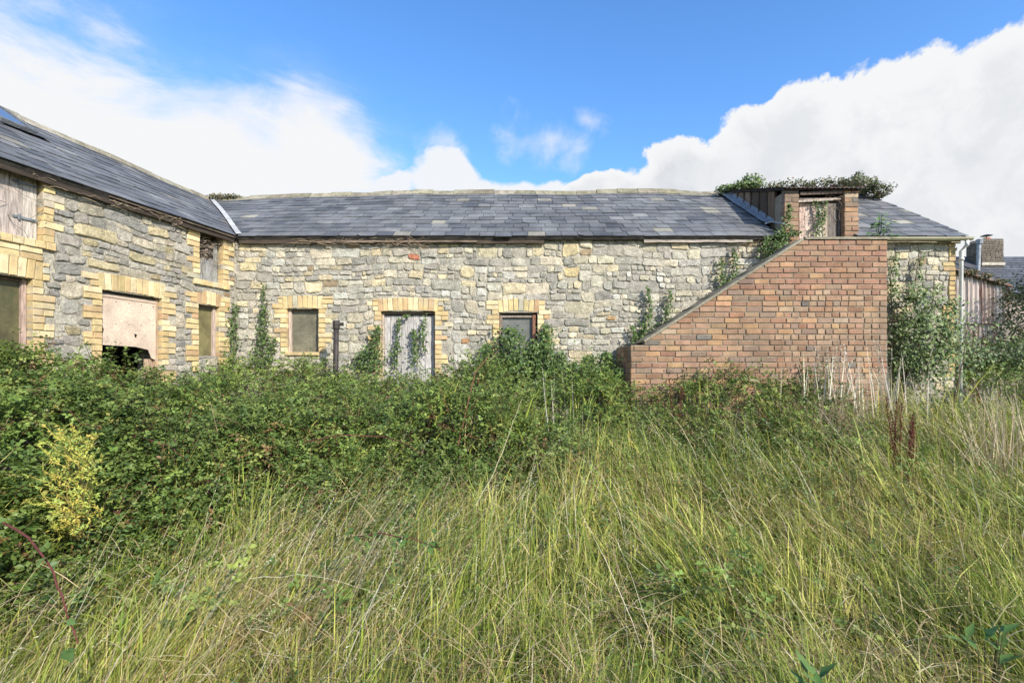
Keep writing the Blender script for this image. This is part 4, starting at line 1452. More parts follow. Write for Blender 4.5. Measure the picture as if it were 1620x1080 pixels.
for o in list(COL.objects):
    if o.type != 'MESH': continue
    nm = o.name.split('.')[0]
    par = o.parent
    if (nm in ('slate', 'far_slates') and par in (roof, wroof)) or o in (roof, wroof) or nm in ('ridge_tile', 'valley_flashing'): sag_mesh(o)

# ================================================================== VEGETATION
def unit(a): return a / np.maximum(np.linalg.norm(a, axis=-1, keepdims=True), 1e-9)


def leaf_arrays(P, A, Nn, L, W, C_, fold=.18):
    """kite-shaped folded leaves: P base, A axis, Nn normal; returns V, F, C"""
    n = len(P)
    A = unit(A); S = unit(np.cross(A, Nn)); Nn = np.cross(S, A)
    L = np.broadcast_to(np.asarray(L, float).reshape(-1, 1), (n, 1)); W = np.broadcast_to(np.asarray(W, float).reshape(-1, 1), (n, 1))
    V = np.empty((n, 5, 3), np.float32)
    V[:, 0] = P
    V[:, 1] = P + A * L * .42 + S * W * .5 + Nn * W * fold
    V[:, 2] = P + A * L - Nn * L * .12
    V[:, 3] = P + A * L * .42 - S * W * .5 + Nn * W * fold
    V[:, 4] = P + A * L * .5
    b = (np.arange(n) * 5)[:, None, None]
    F = (np.array([[0, 1, 4], [1, 2, 4], [2, 3, 4], [3, 0, 4]])[None] + b).reshape(-1, 3)
    return V.reshape(-1, 3), F, np.repeat(C_, 5, axis=0)


def merge(parts):
    Vs, Fs, Cs, o = [], [], [], 0
    for V, F, C_ in parts:
        Vs.append(V); Fs.append(F + o); Cs.append(C_); o += len(V)
    return np.concatenate(Vs), np.concatenate(Fs), np.concatenate(Cs)


def pal_pick(n, pal, wts, var=.18):
    pal = np.array(pal, float); w = np.array(wts, float); w /= w.sum()
    c = pal[rng.choice(len(pal), n, p=w)]
    return c * (1 + rng.uniform(-var, var, (n, 1))) * (1 + rng.uniform(-.06, .06, (n, 3)))


G_BR = [(.105, .160, .032), (.070, .115, .026), (.155, .215, .045), (.21, .26, .06), (.17, .10, .04), (.28, .26, .07)]
W_BR = [10, 6, 7, 3, .5, .3]
G_IVY = [(.065, .115, .028), (.10, .16, .038), (.14, .20, .055), (.045, .08, .025)]
W_IVY = [8, 6, 3, 4]

_bx = [-9, -4, -3.1, -2.6, -2.1, -1.2, 0, .8, 1.6, 2.2, 3, 4.3, 4.75, 5.5, 6, 7.5, 9, 16]
_by = [1.6, 2.0, 2.55, 3.3, 3.8, 4.4, 4.95, 5.7, 6.2, 6.0, 5.7, 5.9, 7.3, 7.55, 7.7, 8.2, 8.6, 9]


def bramble_edge(x, y): return np.interp(x, _bx, _by) + (fbm(x, y, 1.3, 31, 3) - .5) * .9


def gauss(x, y, cx, cy, sx, sy, a): return a * np.exp(-((x - cx) / sx) ** 2 - ((y - cy) / sy) ** 2)


def bramble_h(x, y):
    inside = y - bramble_edge(x, y)
    h = .42 + .52 * sstep(inside, -.1, 1.2)
    h = h + (fbm(x, y, 1.15, 41, 3) - .53) * 1.05 + (fbm(x, y, 3.2, 51, 2) - .5) * .22
    h = h - gauss(x, y, -3.5, 5.1, .42, .3, .55) - gauss(x, y, -4.5, 4.7, .5, .25, .5) - gauss(x, y, -2.3, 5.6, .3, .3, .35) - gauss(x, y, 1.9, 6.9, .5, .3, .4)
    h = h + gauss(x, y, -5.2, 5.2, .9, 1.1, .48) + gauss(x, y, -4.4, 8.2, .55, .5, .22) + gauss(x, y, -4.1, 6.6, .6, .5, .0)
    h = h + gauss(x, y, -3.9, 4.8, .9, .8, .18) - gauss(x, y, -4.7, 6.6, .6, .9, .40)
    h = h + gauss(x, y, 8.6, 9.5, 1.5, 1.5, .35) + gauss(x, y, 11.5, 10.5, 2.2, 1.4, .7) + gauss(x, y, .3, 8.3, .5, .5, .15)
    return np.maximum(h, .25)


def in_yard(x, y, m=.05):
    wing_d = (x - CXW) * nW.x + (y - WY) * nW.y
    ok = (wing_d > m)
    ok &= ~((x < XR + .15) & (y > WY - m))
    ok &= ~((x > sx0 - m) & (x < sx3 + m) & (y > SY - m) & (y < WY + .1))
    ok &= ~((x > xs[0] - .1) & (x < xs[4] + .1) & (y > SHY - .1))
    return ok


# ---- bramble thicket
NSH = 42000
Ys = np.exp(rng.uniform(math.log(1.7), math.log(13.0), NSH))
Xs = rng.uniform(-1, 1, NSH) * (1.1 * Ys + .8)
edge = bramble_edge(Xs, Ys)
ok = in_yard(Xs, Ys, .08) & (Ys > edge + rng.normal(0, .38, NSH))
# thin stragglers out in the grass
strag = in_yard(Xs, Ys, .1) & (Ys > 2.7) & (Ys < edge) & (rng.random(NSH) < .09 * (fbm(Xs, Ys, .9, 61) > .5))
ok |= strag
ok &= ~((Ys > 8.9) & (Xs < XR))
Xs, Ys = Xs[ok], Ys[ok]
NSH = len(Xs)
top = ground_z(Xs, Ys) + bramble_h(Xs, Ys)
dep = np.abs(rng.normal(0, .16, NSH)) + .03
Bz = top - dep - .12
phi = rng.uniform(0, 2 * np.pi, NSH)
elv = rng.uniform(.15, 1.25, NSH)
SD = np.stack([np.cos(phi) * np.cos(elv), np.sin(phi) * np.cos(elv), np.sin(elv)], -1)
SLn = rng.uniform(.18, .42, NSH)
K = 8
parts = []
shc = pal_pick(NSH, G_BR, W_BR, .25)
tone = 0.72 + .6 * fbm(Xs, Ys, 1.7, 71, 3)
shc = shc * tone[:, None]
for k in range(K):
    s = (k + .5) / K
    P = np.stack([Xs, Ys, Bz], -1) + SD * (SLn * s)[:, None]
    P[:, 2] -= .28 * SLn * s * s * (1 - np.sin(elv) * .6)
    P += rng.normal(0, .012, P.shape)
    side = unit(np.cross(SD, np.array([0, 0, 1.]) + rng.normal(0, .2, (NSH, 3)))) * (1 if k % 2 else -1)
    ax = unit(side + SD * .6 + rng.normal(0, .3, (NSH, 3)))
    nn = unit(np.array([.12, -.25, 1.]) + rng.normal(0, .42, (NSH, 3)))
    S = unit(np.cross(ax, nn))
    Pp = P + ax * .035
    lc = shc * (1 + rng.uniform(-.15, .2, (NSH, 1)))
    sz = rng.uniform(.030, .050, NSH) * np.where(Ys < 3.4, 1.15, 1.0)
    sel = rng.random(NSH) < .96
    parts.append(leaf_arrays(Pp[sel], ax[sel], nn[sel], sz[sel], sz[sel] * .72, lc[sel]))
    for q in (-1, 1):
        sel = rng.random(NSH) < .80
        parts.append(leaf_arrays(P[sel] + ax[sel] * .02, unit(ax * .35 + S * q)[sel], (nn + rng.normal(0, .15, (NSH, 3)))[sel], sz[sel] * .85, sz[sel] * .6, lc[sel]))
V, F, C_ = merge(parts)
print('bramble tris', len(F))
ok_ = True
np_mesh('bramble_thicket', V, F, C_, M['leaf'], kind='stuff')

# bramble stems inside the thicket
sel = rng.random(NSH) < .25
n = sel.sum()
P0 = np.stack([Xs, Ys, Bz], -1)[sel] - SD[sel] * .25
P0[:, 2] -= .1
P1 = np.stack([Xs, Ys, Bz], -1)[sel] + (SD * SLn[:, None])[sel]
sd_ = unit(np.cross(P1 - P0, rng.normal(0, 1, (n, 3)))) * .0035
V = np.stack([P0 - sd_, P0 + sd_, P1 + sd_ * .5, P1 - sd_ * .5], 1).reshape(-1, 3)
F = np.arange(n * 4).reshape(-1, 4)
c = pal_pick(n, [(.14, .06, .04), (.10, .09, .04), (.22, .17, .10)], [3, 2, 1])
np_mesh('bramble_stems', V, F, np.repeat(c, 4, axis=0), M['bark'], kind='stuff')


# ---- grass
def blades(X, Y, Z, L, W, az_, th0, th1, C_, twist=None):
    n = len(X)
    S_ = np.array([0, .36, .7, 1.0]); wd = np.array([.75, 1.0, .62, 0.])
    P = np.zeros((n, 4, 3))
    P[:, 0] = np.stack([X, Y, Z], -1)
    for k in range(1, 4):
        th = th0 + (th1 - th0) * ((S_[k] + S_[k - 1]) / 2)
        ds = (S_[k] - S_[k - 1]) * L
        P[:, k, 0] = P[:, k - 1, 0] + np.sin(th) * np.cos(az_) * ds
        P[:, k, 1] = P[:, k - 1, 1] + np.sin(th) * np.sin(az_) * ds
        P[:, k, 2] = P[:, k - 1, 2] + np.cos(th) * ds
    fa = rng.uniform(0, 2 * np.pi, n) if twist is None else twist
    side = np.stack([np.cos(fa), np.sin(fa), np.zeros(n)], -1)
    V = np.zeros((n, 7, 3), np.float32)
    for k in range(3):
        o = side * (W * wd[k] * .5)[:, None]
        V[:, 2 * k] = P[:, k] - o
        V[:, 2 * k + 1] = P[:, k] + o
    V[:, 6] = P[:, 3]
    b = (np.arange(n) * 7)[:, None, None]
    F = (np.array([[0, 1, 3], [0, 3, 2], [2, 3, 5], [2, 5, 4], [4, 5, 6]])[None] + b).reshape(-1, 3)
    return V.reshape(-1, 3), F, np.repeat(C_, 7, axis=0), P[:, 3]


def lean_field(x, y):
    """direction the grass has been blown: rightwards at the left, leftwards at the right"""
    s = np.clip((x - .5 - .25 * (y - 3)) / 1.6, -1, 1)
    a = np.where(True, .35 + (math.pi - .7) * sstep(s, -1, 1), 0)
    return a + (fbm(x, y, .8, 81, 3) - .5) * 3.2


def lean_amt(x, y): return np.clip(.36 + 1.1 * (fbm(x, y, 1.0, 91, 3) - .42) + .10 * (np.abs(x) > 1), .12, 1.05)


NT_ = 14200
PB = 22
Yt = np.exp(rng.uniform(math.log(.75), math.log(9.5), NT_))
Xt = rng.uniform(-1, 1, NT_) * (1.2 * Yt + .8)
e = bramble_edge(Xt, Yt)
ok = in_yard(Xt, Yt) & ((Yt < e + .25 + rng.normal(0, .5, NT_)) | ((Yt < e + 1.5) & (Xt > -3.4) & (rng.random(NT_) < .15)))
Xt, Yt = Xt[ok], Yt[ok]
n_t = len(Xt)
gcol = np.array([(.145, .21, .035), (.26, .31, .05), (.42, .42, .10), (.60, .50, .22), (.40, .27, .11), (.075, .125, .025)])
cf = fbm(Xt, Yt, .9, 101, 3)
cf2 = fbm(Xt, Yt, 3.0, 111, 2)
dry = np.clip(sstep(cf, .38, .66) + gauss(Xt, Yt, -1.3, 2.6, 1.2, .9, .45), 0, 1)
tuftw = np.stack([(1.15 - dry) * 1.8, np.full(n_t, 2.6), 1.3 + dry * 2.4, dry * 2.1 + .5, dry * .7 + .18, (1 - dry) * .7], -1)
tuftw /= tuftw.sum(1, keepdims=True)
cum = tuftw.cumsum(1)
ta = lean_field(Xt, Yt) + rng.normal(0, .85, n_t)
tl = lean_amt(Xt, Yt) + rng.normal(0, .22, n_t)
th_ = (.48 + .50 * (cf2 - .5) + .35 * (fbm(Xt, Yt, 1.4, 171, 2) - .5)) * (1 + rng.normal(0, .2, n_t)) + gauss(Xt, Yt, 5.3, 6.9, 1.0, .6, .22)
th_ *= .80 + .30 * sstep(Yt, 1.5, 5)
idx = np.repeat(np.arange(n_t), PB)
n = len(idx)
rr = rng.normal(0, 1, (n, 2)) * (.04 + .013 * Yt[idx])[:, None]
X = Xt[idx] + rr[:, 0]; Y = Yt[idx] + rr[:, 1]
u = rng.random(n)
tc_ = (rng.random(n_t)[:, None] > cum).sum(1).clip(0, 5)
own = (u[:, None] > cum[idx]).sum(1).clip(0, 5)
ci = np.where(rng.random(n) < .5, tc_[idx], own)
C_ = gcol[ci] * (1 + rng.uniform(-.22, .22, (n, 1))) * (1 + rng.uniform(-.06, .06, (n, 3))) * (.86 + .3 * cf2[idx])[:, None]
L = th_[idx] * rng.uniform(.32, 1.15, n) * np.where(Y > bramble_edge(X, Y) + .3, .72, 1.0)
W = (.0040 + .0010 * Y) * rng.uniform(.6, 1.4, n)
W = np.where(ci >= 3, W * .62, W)
W = np.where((rng.random(n) < .12) & (ci < 3), W * 1.9, W)
az_ = ta[idx] + rng.normal(0, .6, n)
t0 = np.clip(tl[idx] * .45 + rng.normal(0, .16, n), -.3, 1.0)
t1 = np.clip(tl[idx] * 1.6 + rng.normal(.40, .55, n), .0, 2.6)
inb = np.maximum(Y - bramble_edge(X, Y) - .2, 0)
V, F, CC, _ = blades(X, Y, ground_z(X, Y) - .02 + np.where(inb > 0, sstep(inb, 0, .5) * np.maximum(bramble_h(X, Y) - .34, 0), 0), L, W, az_, t0, t1, C_)
print('grass tris', len(F))
np_mesh('long_grass', V, F, CC, M['grass'], kind='stuff')

# broken dead blades caught in the sward
n = 38000
Y = np.exp(rng.uniform(math.log(.9), math.log(7.5), n)); X = rng.uniform(-1, 1, n) * (1.1 * Y + .5)
ok = in_yard(X, Y) & (Y < bramble_edge(X, Y) + .1) & (rng.random(n) < .15 + 1.5 * sstep(fbm(X, Y, 1.6, 181, 3), .38, .68)); X, Y = X[ok], Y[ok]; n = len(X)
V, F, CC, _ = blades(X, Y, ground_z(X, Y) + rng.uniform(.08, .42, n), rng.uniform(.10, .34, n), (.0028 + .0009 * Y), rng.uniform(0, 6.28, n), rng.uniform(.5, 1.5, n), rng.uniform(1.0, 2.6, n),
                     pal_pick(n, [(.46, .38, .20), (.34, .25, .12), (.55, .48, .30), (.26, .17, .09), (.22, .24, .07)], [4, 3, 1.4, 2.5, 3]))
np_mesh('dead_thatch', V, F, CC, M['straw'], kind='stuff')

# low green mat under it, so that no bare soil shows; darkened to paint shaded gaps
n = 36000
Y = np.exp(rng.uniform(math.log(.75), math.log(14), n)); X = rng.uniform(-1, 1, n) * (1.4 * Y + 1.5)
ok = in_yard(X, Y); X, Y = X[ok], Y[ok]; n = len(X)
V, F, CC, _ = blades(X, Y, ground_z(X, Y) - .01, rng.uniform(.12, .28, n), (.008 + .002 * Y), rng.uniform(0, 6.28, n), rng.uniform(.2, .8, n), rng.uniform(.8, 1.7, n),
                     pal_pick(n, [(.03, .055, .012), (.055, .07, .02), (.11, .085, .045)], [4, 3, 2]))
np_mesh('low_grass', V, F, CC, M['grass'], kind='stuff')


# ---- dry flower stalks: thin stems with seed heads
def stalks(X, Y, H, az_, t0, t1, wid, col, head=.14, spk=9, name='dry_stalks', parent=None, mat='straw', z0=None, kind='stuff', headcol=None):
    n = len(X)
    Z = ground_z(X, Y) if z0 is None else z0
    V, F, CC, tip = blades(X, Y, Z, H, wid * 1.3, az_, t0, t1, col)
    parts = [(V, F, CC)]
    # spikelets beside the last part of the stem
    P = V.reshape(n, 7, 3)
    pa = (P[:, 4] + P[:, 5]) / 2; pb = P[:, 6]
    ax = unit(pb - pa); seg = np.linalg.norm(pb - pa, axis=1)
    for k in range(spk):
        f = 1 - (k / spk) * np.minimum(head / np.maximum(seg, .01), 1)
        q = pa + (pb - pa) * f[:, None]
        d = unit(ax * .9 + rng.normal(0, .38, (n, 3)))
        Ls = rng.uniform(.008, .018, n)
        sd = unit(np.cross(d, rng.normal(0, 1, (n, 3)))) * (wid * .7)[:, None]
        Vk = np.stack([q - sd * .3, q + d * (Ls * .5)[:, None] + sd, q + d * Ls[:, None], q + d * (Ls * .5)[:, None] - sd], 1).reshape(-1, 3)
        b = (np.arange(n) * 4)[:, None, None]
        Fk = (np.array([[0, 1, 2], [0, 2, 3]])[None] + b).reshape(-1, 3)
        hc_ = col if headcol is None else headcol
        parts.append((Vk, Fk, np.repeat(hc_, 4, axis=0)))
    V, F, CC = merge(parts)
    return np_mesh(name, V, F, CC, M[mat], parent, kind)


def scatter(n, cx, cy, sx, sy):
    return rng.normal(cx, sx, n), rng.normal(cy, sy, n)


XY = [scatter(420, -1.25, 3.0, .7, .55), scatter(160, -1.0, 2.2, .6, .5), scatter(160, .25, 4.0, .9, .8), scatter(160, 2.6, 5.2, 1.0, .9),
      scatter(90, 1.6, 3.2, 1.4, .9), scatter(300, 4.3, 5.4, 1.3, .8), scatter(160, 3.0, 3.4, 1.2, .9), scatter(120, -1.4, 3.7, .7, .4), scatter(200, 5.8, 6.3, .9, .6)]
X = np.concatenate([a for a, b in XY]); Y = np.concatenate([b for a, b in XY])
ok = in_yard(X, Y) & (Y > 1.25) & (Y < bramble_edge(X, Y) + .9); X, Y = X[ok], Y[ok]; n = len(X)
col = pal_pick(n, [(.52, .46, .30), (.42, .34, .19), (.34, .28, .14), (.60, .56, .42)], [4, 4, 2, 2])
az_ = lean_field(X, Y) + rng.normal(0, .35, n)
stalks(X, Y, rng.uniform(.45, 1.0, n), az_, rng.uniform(.05, .5, n), rng.uniform(.5, 1.7, n), .0016 + .00055 * Y, col)

# leafy weeds (willowherb, nettle like) in the change from grass to bramble
def leafy_stems(n, X, Y, H, az_, lean, col, name, kind='stuff', leafL=.055, parent=None, nl=12, z0=None, wide=.36):
    Z = ground_z(X, Y) if z0 is None else z0
    d = np.stack([np.sin(lean) * np.cos(az_), np.sin(lean) * np.sin(az_), np.cos(lean)], -1)
    B = np.stack([X, Y, Z], -1)
    parts = []
    for k in range(nl):
        f = .35 + .65 * (k + rng.random(n)) / nl
        P = B + d * (H * f)[:, None]
        a = rng.uniform(0, 6.28, n)
        ax = np.stack([np.cos(a), np.sin(a), rng.uniform(-.1, .7, n)], -1)
        nn = np.cross(np.cross(ax, [0, 0, 1.]), ax) + rng.normal(0, .25, (n, 3))
        s_ = leafL * (1.25 - .7 * f) * rng.uniform(.7, 1.3, n)
        parts.append(leaf_arrays(P, ax, nn, s_, s_ * wide, col * (1 + rng.uniform(-.2, .2, (n, 1)))))
    sd = unit(np.cross(d, rng.normal(0, 1, (n, 3)))) * .0025
    V = np.stack([B - sd, B + sd, B + d * H[:, None] + sd * .4], 1).reshape(-1, 3)
    parts.append((V, np.arange(3 * n).reshape(-1, 3), np.repeat(col * .8, 3, axis=0)))
    V, F, CC = merge(parts)
    return np_mesh(name, V, F, CC, M['leaf'], parent, kind)


n = 4600
X = rng.uniform(-4.2, 7, n); Y = rng.uniform(2.6, 8.2, n)
d_ = Y - bramble_edge(X, Y)
ok = in_yard(X, Y) & (d_ > -1.9) & (d_ < .9) & ((fbm(X, Y, 1.4, 121) > .47) | (d_ > -.5)) | (in_yard(X, Y, .2) & (d_ > .9) & (rng.random(n) < .22)); X, Y = X[ok], Y[ok]; n = len(X)
d_ = Y - bramble_edge(X, Y)
leafy_stems(n, X, Y, np.where(d_ > .9, bramble_h(X, Y) + rng.uniform(-.1, .22, n), rng.uniform(.5, .9, n)), lean_field(X, Y), rng.uniform(.05, .5, n), pal_pick(n, [(.14, .21, .06), (.19, .26, .06), (.24, .26, .09), (.08, .14, .035)], [4, 3, 2, 2]), 'leafy_weeds')
n = 500
X = rng.uniform(-2, 4, n); Y = rng.uniform(1.3, 3.0, n)
ok = (fbm(X, Y, 1.2, 131) > .5); X, Y = X[ok], Y[ok]; n = len(X)
leafy_stems(n, X, Y, rng.uniform(.2, .45, n), lean_field(X, Y), rng.uniform(.2, .8, n), pal_pick(n, [(.08, .15, .04), (.12, .19, .05)], [1, 1]), 'clover_and_weeds', leafL=.04, wide=.6)


# ---- single plants as things
def curvy(p0, p1, n=7, wig=.04, sag=0.0):
    p0, p1 = Vector(p0), Vector(p1)
    res = []
    for i in range(n):
        f = i / (n - 1)
        p = p0.lerp(p1, f)
        k = math.sin(f * math.pi)
        p += Vector((random.gauss(0, wig), random.gauss(0, wig * .5), random.gauss(0, wig))) * (1 if 0 < i < n - 1 else 0) + Vector((0, 0, sag * k))
        res.append(p)
    return res


def leaf_cloud(P, outward, size, pal, wts, name='leaves', parent=None, spread=.5, droop=0., wide=.8, tonef=None):
    n = len(P)
    nn = unit(outward + rng.normal(0, spread, (n, 3)))
    ax = unit(np.cross(nn, rng.normal(0, 1, (n, 3)))); ax[:, 2] -= droop
    s_ = size * rng.uniform(.65, 1.3, n)
    c = pal_pick(n, pal, wts, .22)
    if tonef is not None: c = c * tonef[:, None]
    V, F, CC = leaf_arrays(P, ax, nn, s_, s_ * wide, c)
    return np_mesh(name, V, F, CC, M['leaf'], parent)


def at(px, py, Y): x, z_ = wallpx(px, py, Y); return Vector((x, Y, z_))


def wall_ivy(label, paths, Y=8.64, n=500, size=.042, pal=G_IVY, wts=W_IVY, depth=.09, cat='ivy', name='ivy_plant', stemcol=(.16, .12, .08)):
    """paths: list of [(px, py, half width px), ...] bottom to top on a wall plane"""
    t = thing(name, label, cat)
    mb = MB(); Ps = []
    tot = sum(sum(math.hypot(a[0] - b[0], a[1] - b[1]) * (a[2] + b[2]) for a, b in zip(p, p[1:])) for p in paths)
    for p in paths:
        for a, b in zip(p, p[1:]):
            wgt = math.hypot(a[0] - b[0], a[1] - b[1]) * (a[2] + b[2])
            k = max(4, int(n * wgt / tot))
            f = rng.random(k)
            hw = a[2] + (b[2] - a[2]) * f
            hw = hw * (.45 + 1.1 * vnoise(f * 3 + a[1], f * 0 + a[0], 1.0, 7))
            px = a[0] + (b[0] - a[0]) * f + rng.normal(0, .5, k) * hw * np.where(rng.random(k) < .12, 2.2, 1.0)
            py = a[1] + (b[1] - a[1]) * f + rng.normal(0, .25, k) * hw
            yy = Y - np.abs(rng.normal(0, depth, k)) * (.4 + hw / 22) - .01
            Ps.append(np.stack([(px - CX) * Y / FPX, yy, EYE + (HY - py) * Y / FPX], -1))
        ns = max(1, int(max(q[2] for q in p) / 9))
        for s_ in range(ns):
            o = random.uniform(-.5, .5) * max(q[2] for q in p) * (ns > 1)
            pts = []
            for q in p: pts.append(at(q[0] + o * q[2] / max(r[2] for r in p), q[1], Y - .02))
            fine = []
            for a, b in zip(pts, pts[1:]): fine += curvy(a, b, 5, .018)[:-1]
            fine.append(pts[-1])
            m_ = len(fine)
            mb.tube(fine, [.008 * (1 - .6 * i / m_) for i in range(m_)], 5, stemcol)
            mb.build('stem', M['bark'], t); mb = MB()
    P = np.concatenate(Ps)
    tf = .75 + .5 * fbm(P[:, 0] * 3, P[:, 2] * 3, 2.0, 141, 2)
    leaf_cloud(P, np.array([.25, -1., .55]), size, pal, wts, parent=t, tonef=tf)
    return t


wall_ivy('thin ivy strand in the inner corner where the two stone walls meet', [[(366, 580, 12), (370, 535, 9), (374, 482, 4)], [(352, 575, 8), (352, 540, 5)]], n=420)
wall_ivy('tall narrow ivy strand climbing the stone wall left of the first boarded window', [[(414, 585, 16), (418, 530, 9), (420, 490, 5), (417, 450, 2)], [(428, 575, 8), (432, 535, 5)]], n=600)
wall_ivy('two ivy strings hanging over the white plank door', [[(627, 580, 9), (630, 540, 5), (632, 505, 3), (650, 497, 2)], [(660, 580, 8), (655, 520, 4)], [(672, 560, 6), (668, 525, 4), (675, 498, 3)]], n=520, Y=8.74)
wall_ivy('ivy bush at the left jamb of the white plank door', [[(590, 590, 20), (594, 545, 12), (600, 518, 5)], [(570, 585, 14), (575, 555, 7)]], n=700)
wall_ivy('leafy bush smothering the smallest dark boarded window', [[(812, 600, 34), (812, 555, 26), (806, 520, 12)], [(775, 590, 16), (772, 545, 9)], [(845, 590, 18), (850, 545, 10)]], n=2100, size=.05, depth=.14, cat='bush', name='leafy_bush')
wall_ivy('upright dark green bush right of the smallest boarded window', [[(868, 600, 22), (865, 560, 16), (862, 515, 7)], [(885, 590, 14), (888, 560, 8)]], n=1100, size=.048, depth=.12, cat='bush', name='leafy_bush')
wall_ivy('ivy climbing the bare stone just above the foot of the brick stair', [[(1008, 548, 10), (1020, 520, 9), (1027, 490, 7), (1024, 455, 3)], [(1048, 520, 8), (1056, 490, 6), (1059, 462, 3)], [(1003, 545, 8), (1000, 515, 3)]], n=620, Y=8.62)
wall_ivy('small ivy tuft on the stone wall halfway up the brick stair', [[(1140, 470, 9), (1142, 435, 6), (1139, 408, 3)], [(1156, 460, 10), (1162, 425, 7), (1158, 392, 3)]], n=420, Y=8.62)
wall_ivy('ivy spilling from the eave onto the top of the brick stair', [[(1215, 408, 14), (1232, 385, 13), (1243, 362, 9), (1248, 325, 4)], [(1205, 400, 8), (1215, 375, 6)], [(1240, 372, 12), (1262, 370, 8)]], n=950, Y=8.55, depth=.05)
wall_ivy('ivy hanging down the pale loft door of the dormer', [[(1292, 378, 11), (1296, 350, 9), (1290, 325, 6), (1287, 314, 4)], [(1300, 355, 7), (1306, 318, 5)]], n=420, Y=8.72, depth=.03, size=.034)
wall_ivy('thin ivy trails on the far right bay of the stone wall', [[(1412, 490, 12), (1408, 440, 9), (1412, 400, 6)], [(1446, 470, 9), (1450, 430, 6), (1458, 400, 3)], [(1475, 490, 10), (1480, 450, 4)]], n=650, Y=8.62)
wall_ivy('large pale green bush filling the corner between brick stair and white downpipe', [[(1440, 600, 42), (1448, 550, 38), (1438, 500, 26), (1436, 462, 10)], [(1485, 570, 20), (1488, 510, 12), (1500, 475, 5)], [(1412, 590, 14), (1415, 500, 8)]], n=3600, size=.055, depth=.20, Y=8.5,
         pal=[(.10, .16, .045), (.16, .22, .07), (.22, .26, .11), (.06, .09, .028)], wts=[6, 6, 3, 3], cat='bush', name='leafy_bush')
wall_ivy('low scrub in the shade at the left foot of the brick stair', [[(925, 600, 18), (932, 565, 10)], [(965, 600, 22), (955, 560, 10)], [(905, 598, 14), (905, 575, 8)]], n=1300, size=.05, depth=.15, Y=8.4, cat='bush', name='leafy_bush')


def mound(label, name, cat, blobs, n, size, pal, wts, twigs=14, twigcol=(.20, .14, .09), spread=.6, twr=.006):
    """blobs: (x, y, z, rx, ry, rz)"""
    t = thing(name, label, cat)
    vol = np.array([b[3] * b[4] + b[3] * b[5] for b in blobs]); vol /= vol.sum()
    Ps, Ns = [], []
    for b, w in zip(blobs, vol):
        k = int(n * w)
        d = unit(rng.normal(0, 1, (k, 3)))
        r = rng.uniform(.45, 1.08, (k, 1)) ** .6
        r *= .8 + .45 * vnoise(d[:, 0] * 2 + b[0] * 3, d[:, 2] * 2 + d[:, 1] * 1.5, 1.6, 151)[:, None]
        Ps.append(np.array(b[:3]) + d * r * np.array(b[3:])); Ns.append(d)
    P, Nn = np.concatenate(Ps), np.concatenate(Ns)
    leaf_cloud(P, Nn + np.array([.1, -.3, .5]), size, pal, wts, parent=t, spread=spread, tonef=.75 + .5 * fbm(P[:, 0], P[:, 2], 4, 161, 2))
    mb = MB()
    for i in range(twigs):
        b = random.choice(blobs)
        d = Vector((random.gauss(0, 1), random.gauss(0, .7), random.gauss(.2, .7))).normalized()
        p0 = Vector(b[:3]) - Vector((0, 0, b[5] * .6))
        p1 = Vector(b[:3]) + Vector((d.x * b[3], d.y * b[4], d.z * b[5])) * random.uniform(.9, 1.25)
        mb.tube(curvy(p0, p1, 6, .03), [twr, twr * .9, twr * .8, twr * .7, twr * .5, twr * .3], 4, jit(twigcol, .3))
    mb.build('stem', M['bark'], t)
    return t


G_RDG = [(.06, .09, .03), (.10, .13, .04), (.14, .12, .06), (.20, .14, .08), (.045, .07, .022)]
W_RDG = [5, 5, 3, 2, 3]
RY = 10.9


def bl(px, py, Y, rx, rz, ry=.35): p = at(px, py, Y); return (p.x, p.y, p.z, rx * Y / FPX, ry, rz * Y / FPX)


mound('leafy ivy bush sprouting from the ridge left of the dormer', 'ridge_bush', 'bush', [bl(1186, 292, RY, 17, 14, .3), bl(1178, 297, RY, 24, 8), bl(1150, 299, RY, 16, 5, .2)], 1500, .055,
      [(.08, .14, .035), (.13, .19, .05), (.17, .20, .07)], [3, 3, 1])
mound('mat of brown and green ivy lying over the dormer roof', 'roof_ivy', 'ivy', [bl(1215, 298, 10.6, 20, 5), bl(1245, 295, 10.2, 18, 6), bl(1268, 296, 10.2, 16, 4), bl(1294, 293, 9.9, 18, 5), bl(1318, 292, 9.8, 16, 3), bl(1335, 292, 9.8, 18, 4)], 1500, .045, G_RDG, W_RDG, 46)
mound('rounded dead-twigged ivy heap over the ridge right of the dormer', 'roof_ivy', 'ivy', [bl(1362, 296, 10.7, 22, 11, .4), bl(1386, 305, 10.7, 19, 10, .4), bl(1350, 291, 10.2, 16, 7), bl(1357, 280, RY, 6, 8, .15), bl(1380, 294, 10.7, 8, 6, .15)], 1900, .045, G_RDG, W_RDG, 90, twr=.008)
mound('small brown ivy mat on the ridge at the valley of the two roofs', 'roof_ivy', 'ivy', [bl(350, 314, 11.2, 20, 4, .25), bl(372, 312, 11.2, 12, 2.5, .2)], 600, .045, [(.12, .12, .05), (.17, .14, .07), (.07, .08, .03)], [1, 1, 1], 10)
mound('dark green hedge bush at the right edge beyond the rusty shed', 'hedge_bush', 'bush', [bl(1625, 500, 11.5, 34, 60, .8), bl(1612, 545, 10.8, 30, 40, .8), bl(1660, 480, 12, 50, 70, 1), bl(1600, 560, 10.4, 24, 22, .6)], 5200, .055,
      [(.045, .07, .024), (.07, .10, .035), (.03, .05, .018)], [4, 3, 3], 30, twr=.012)
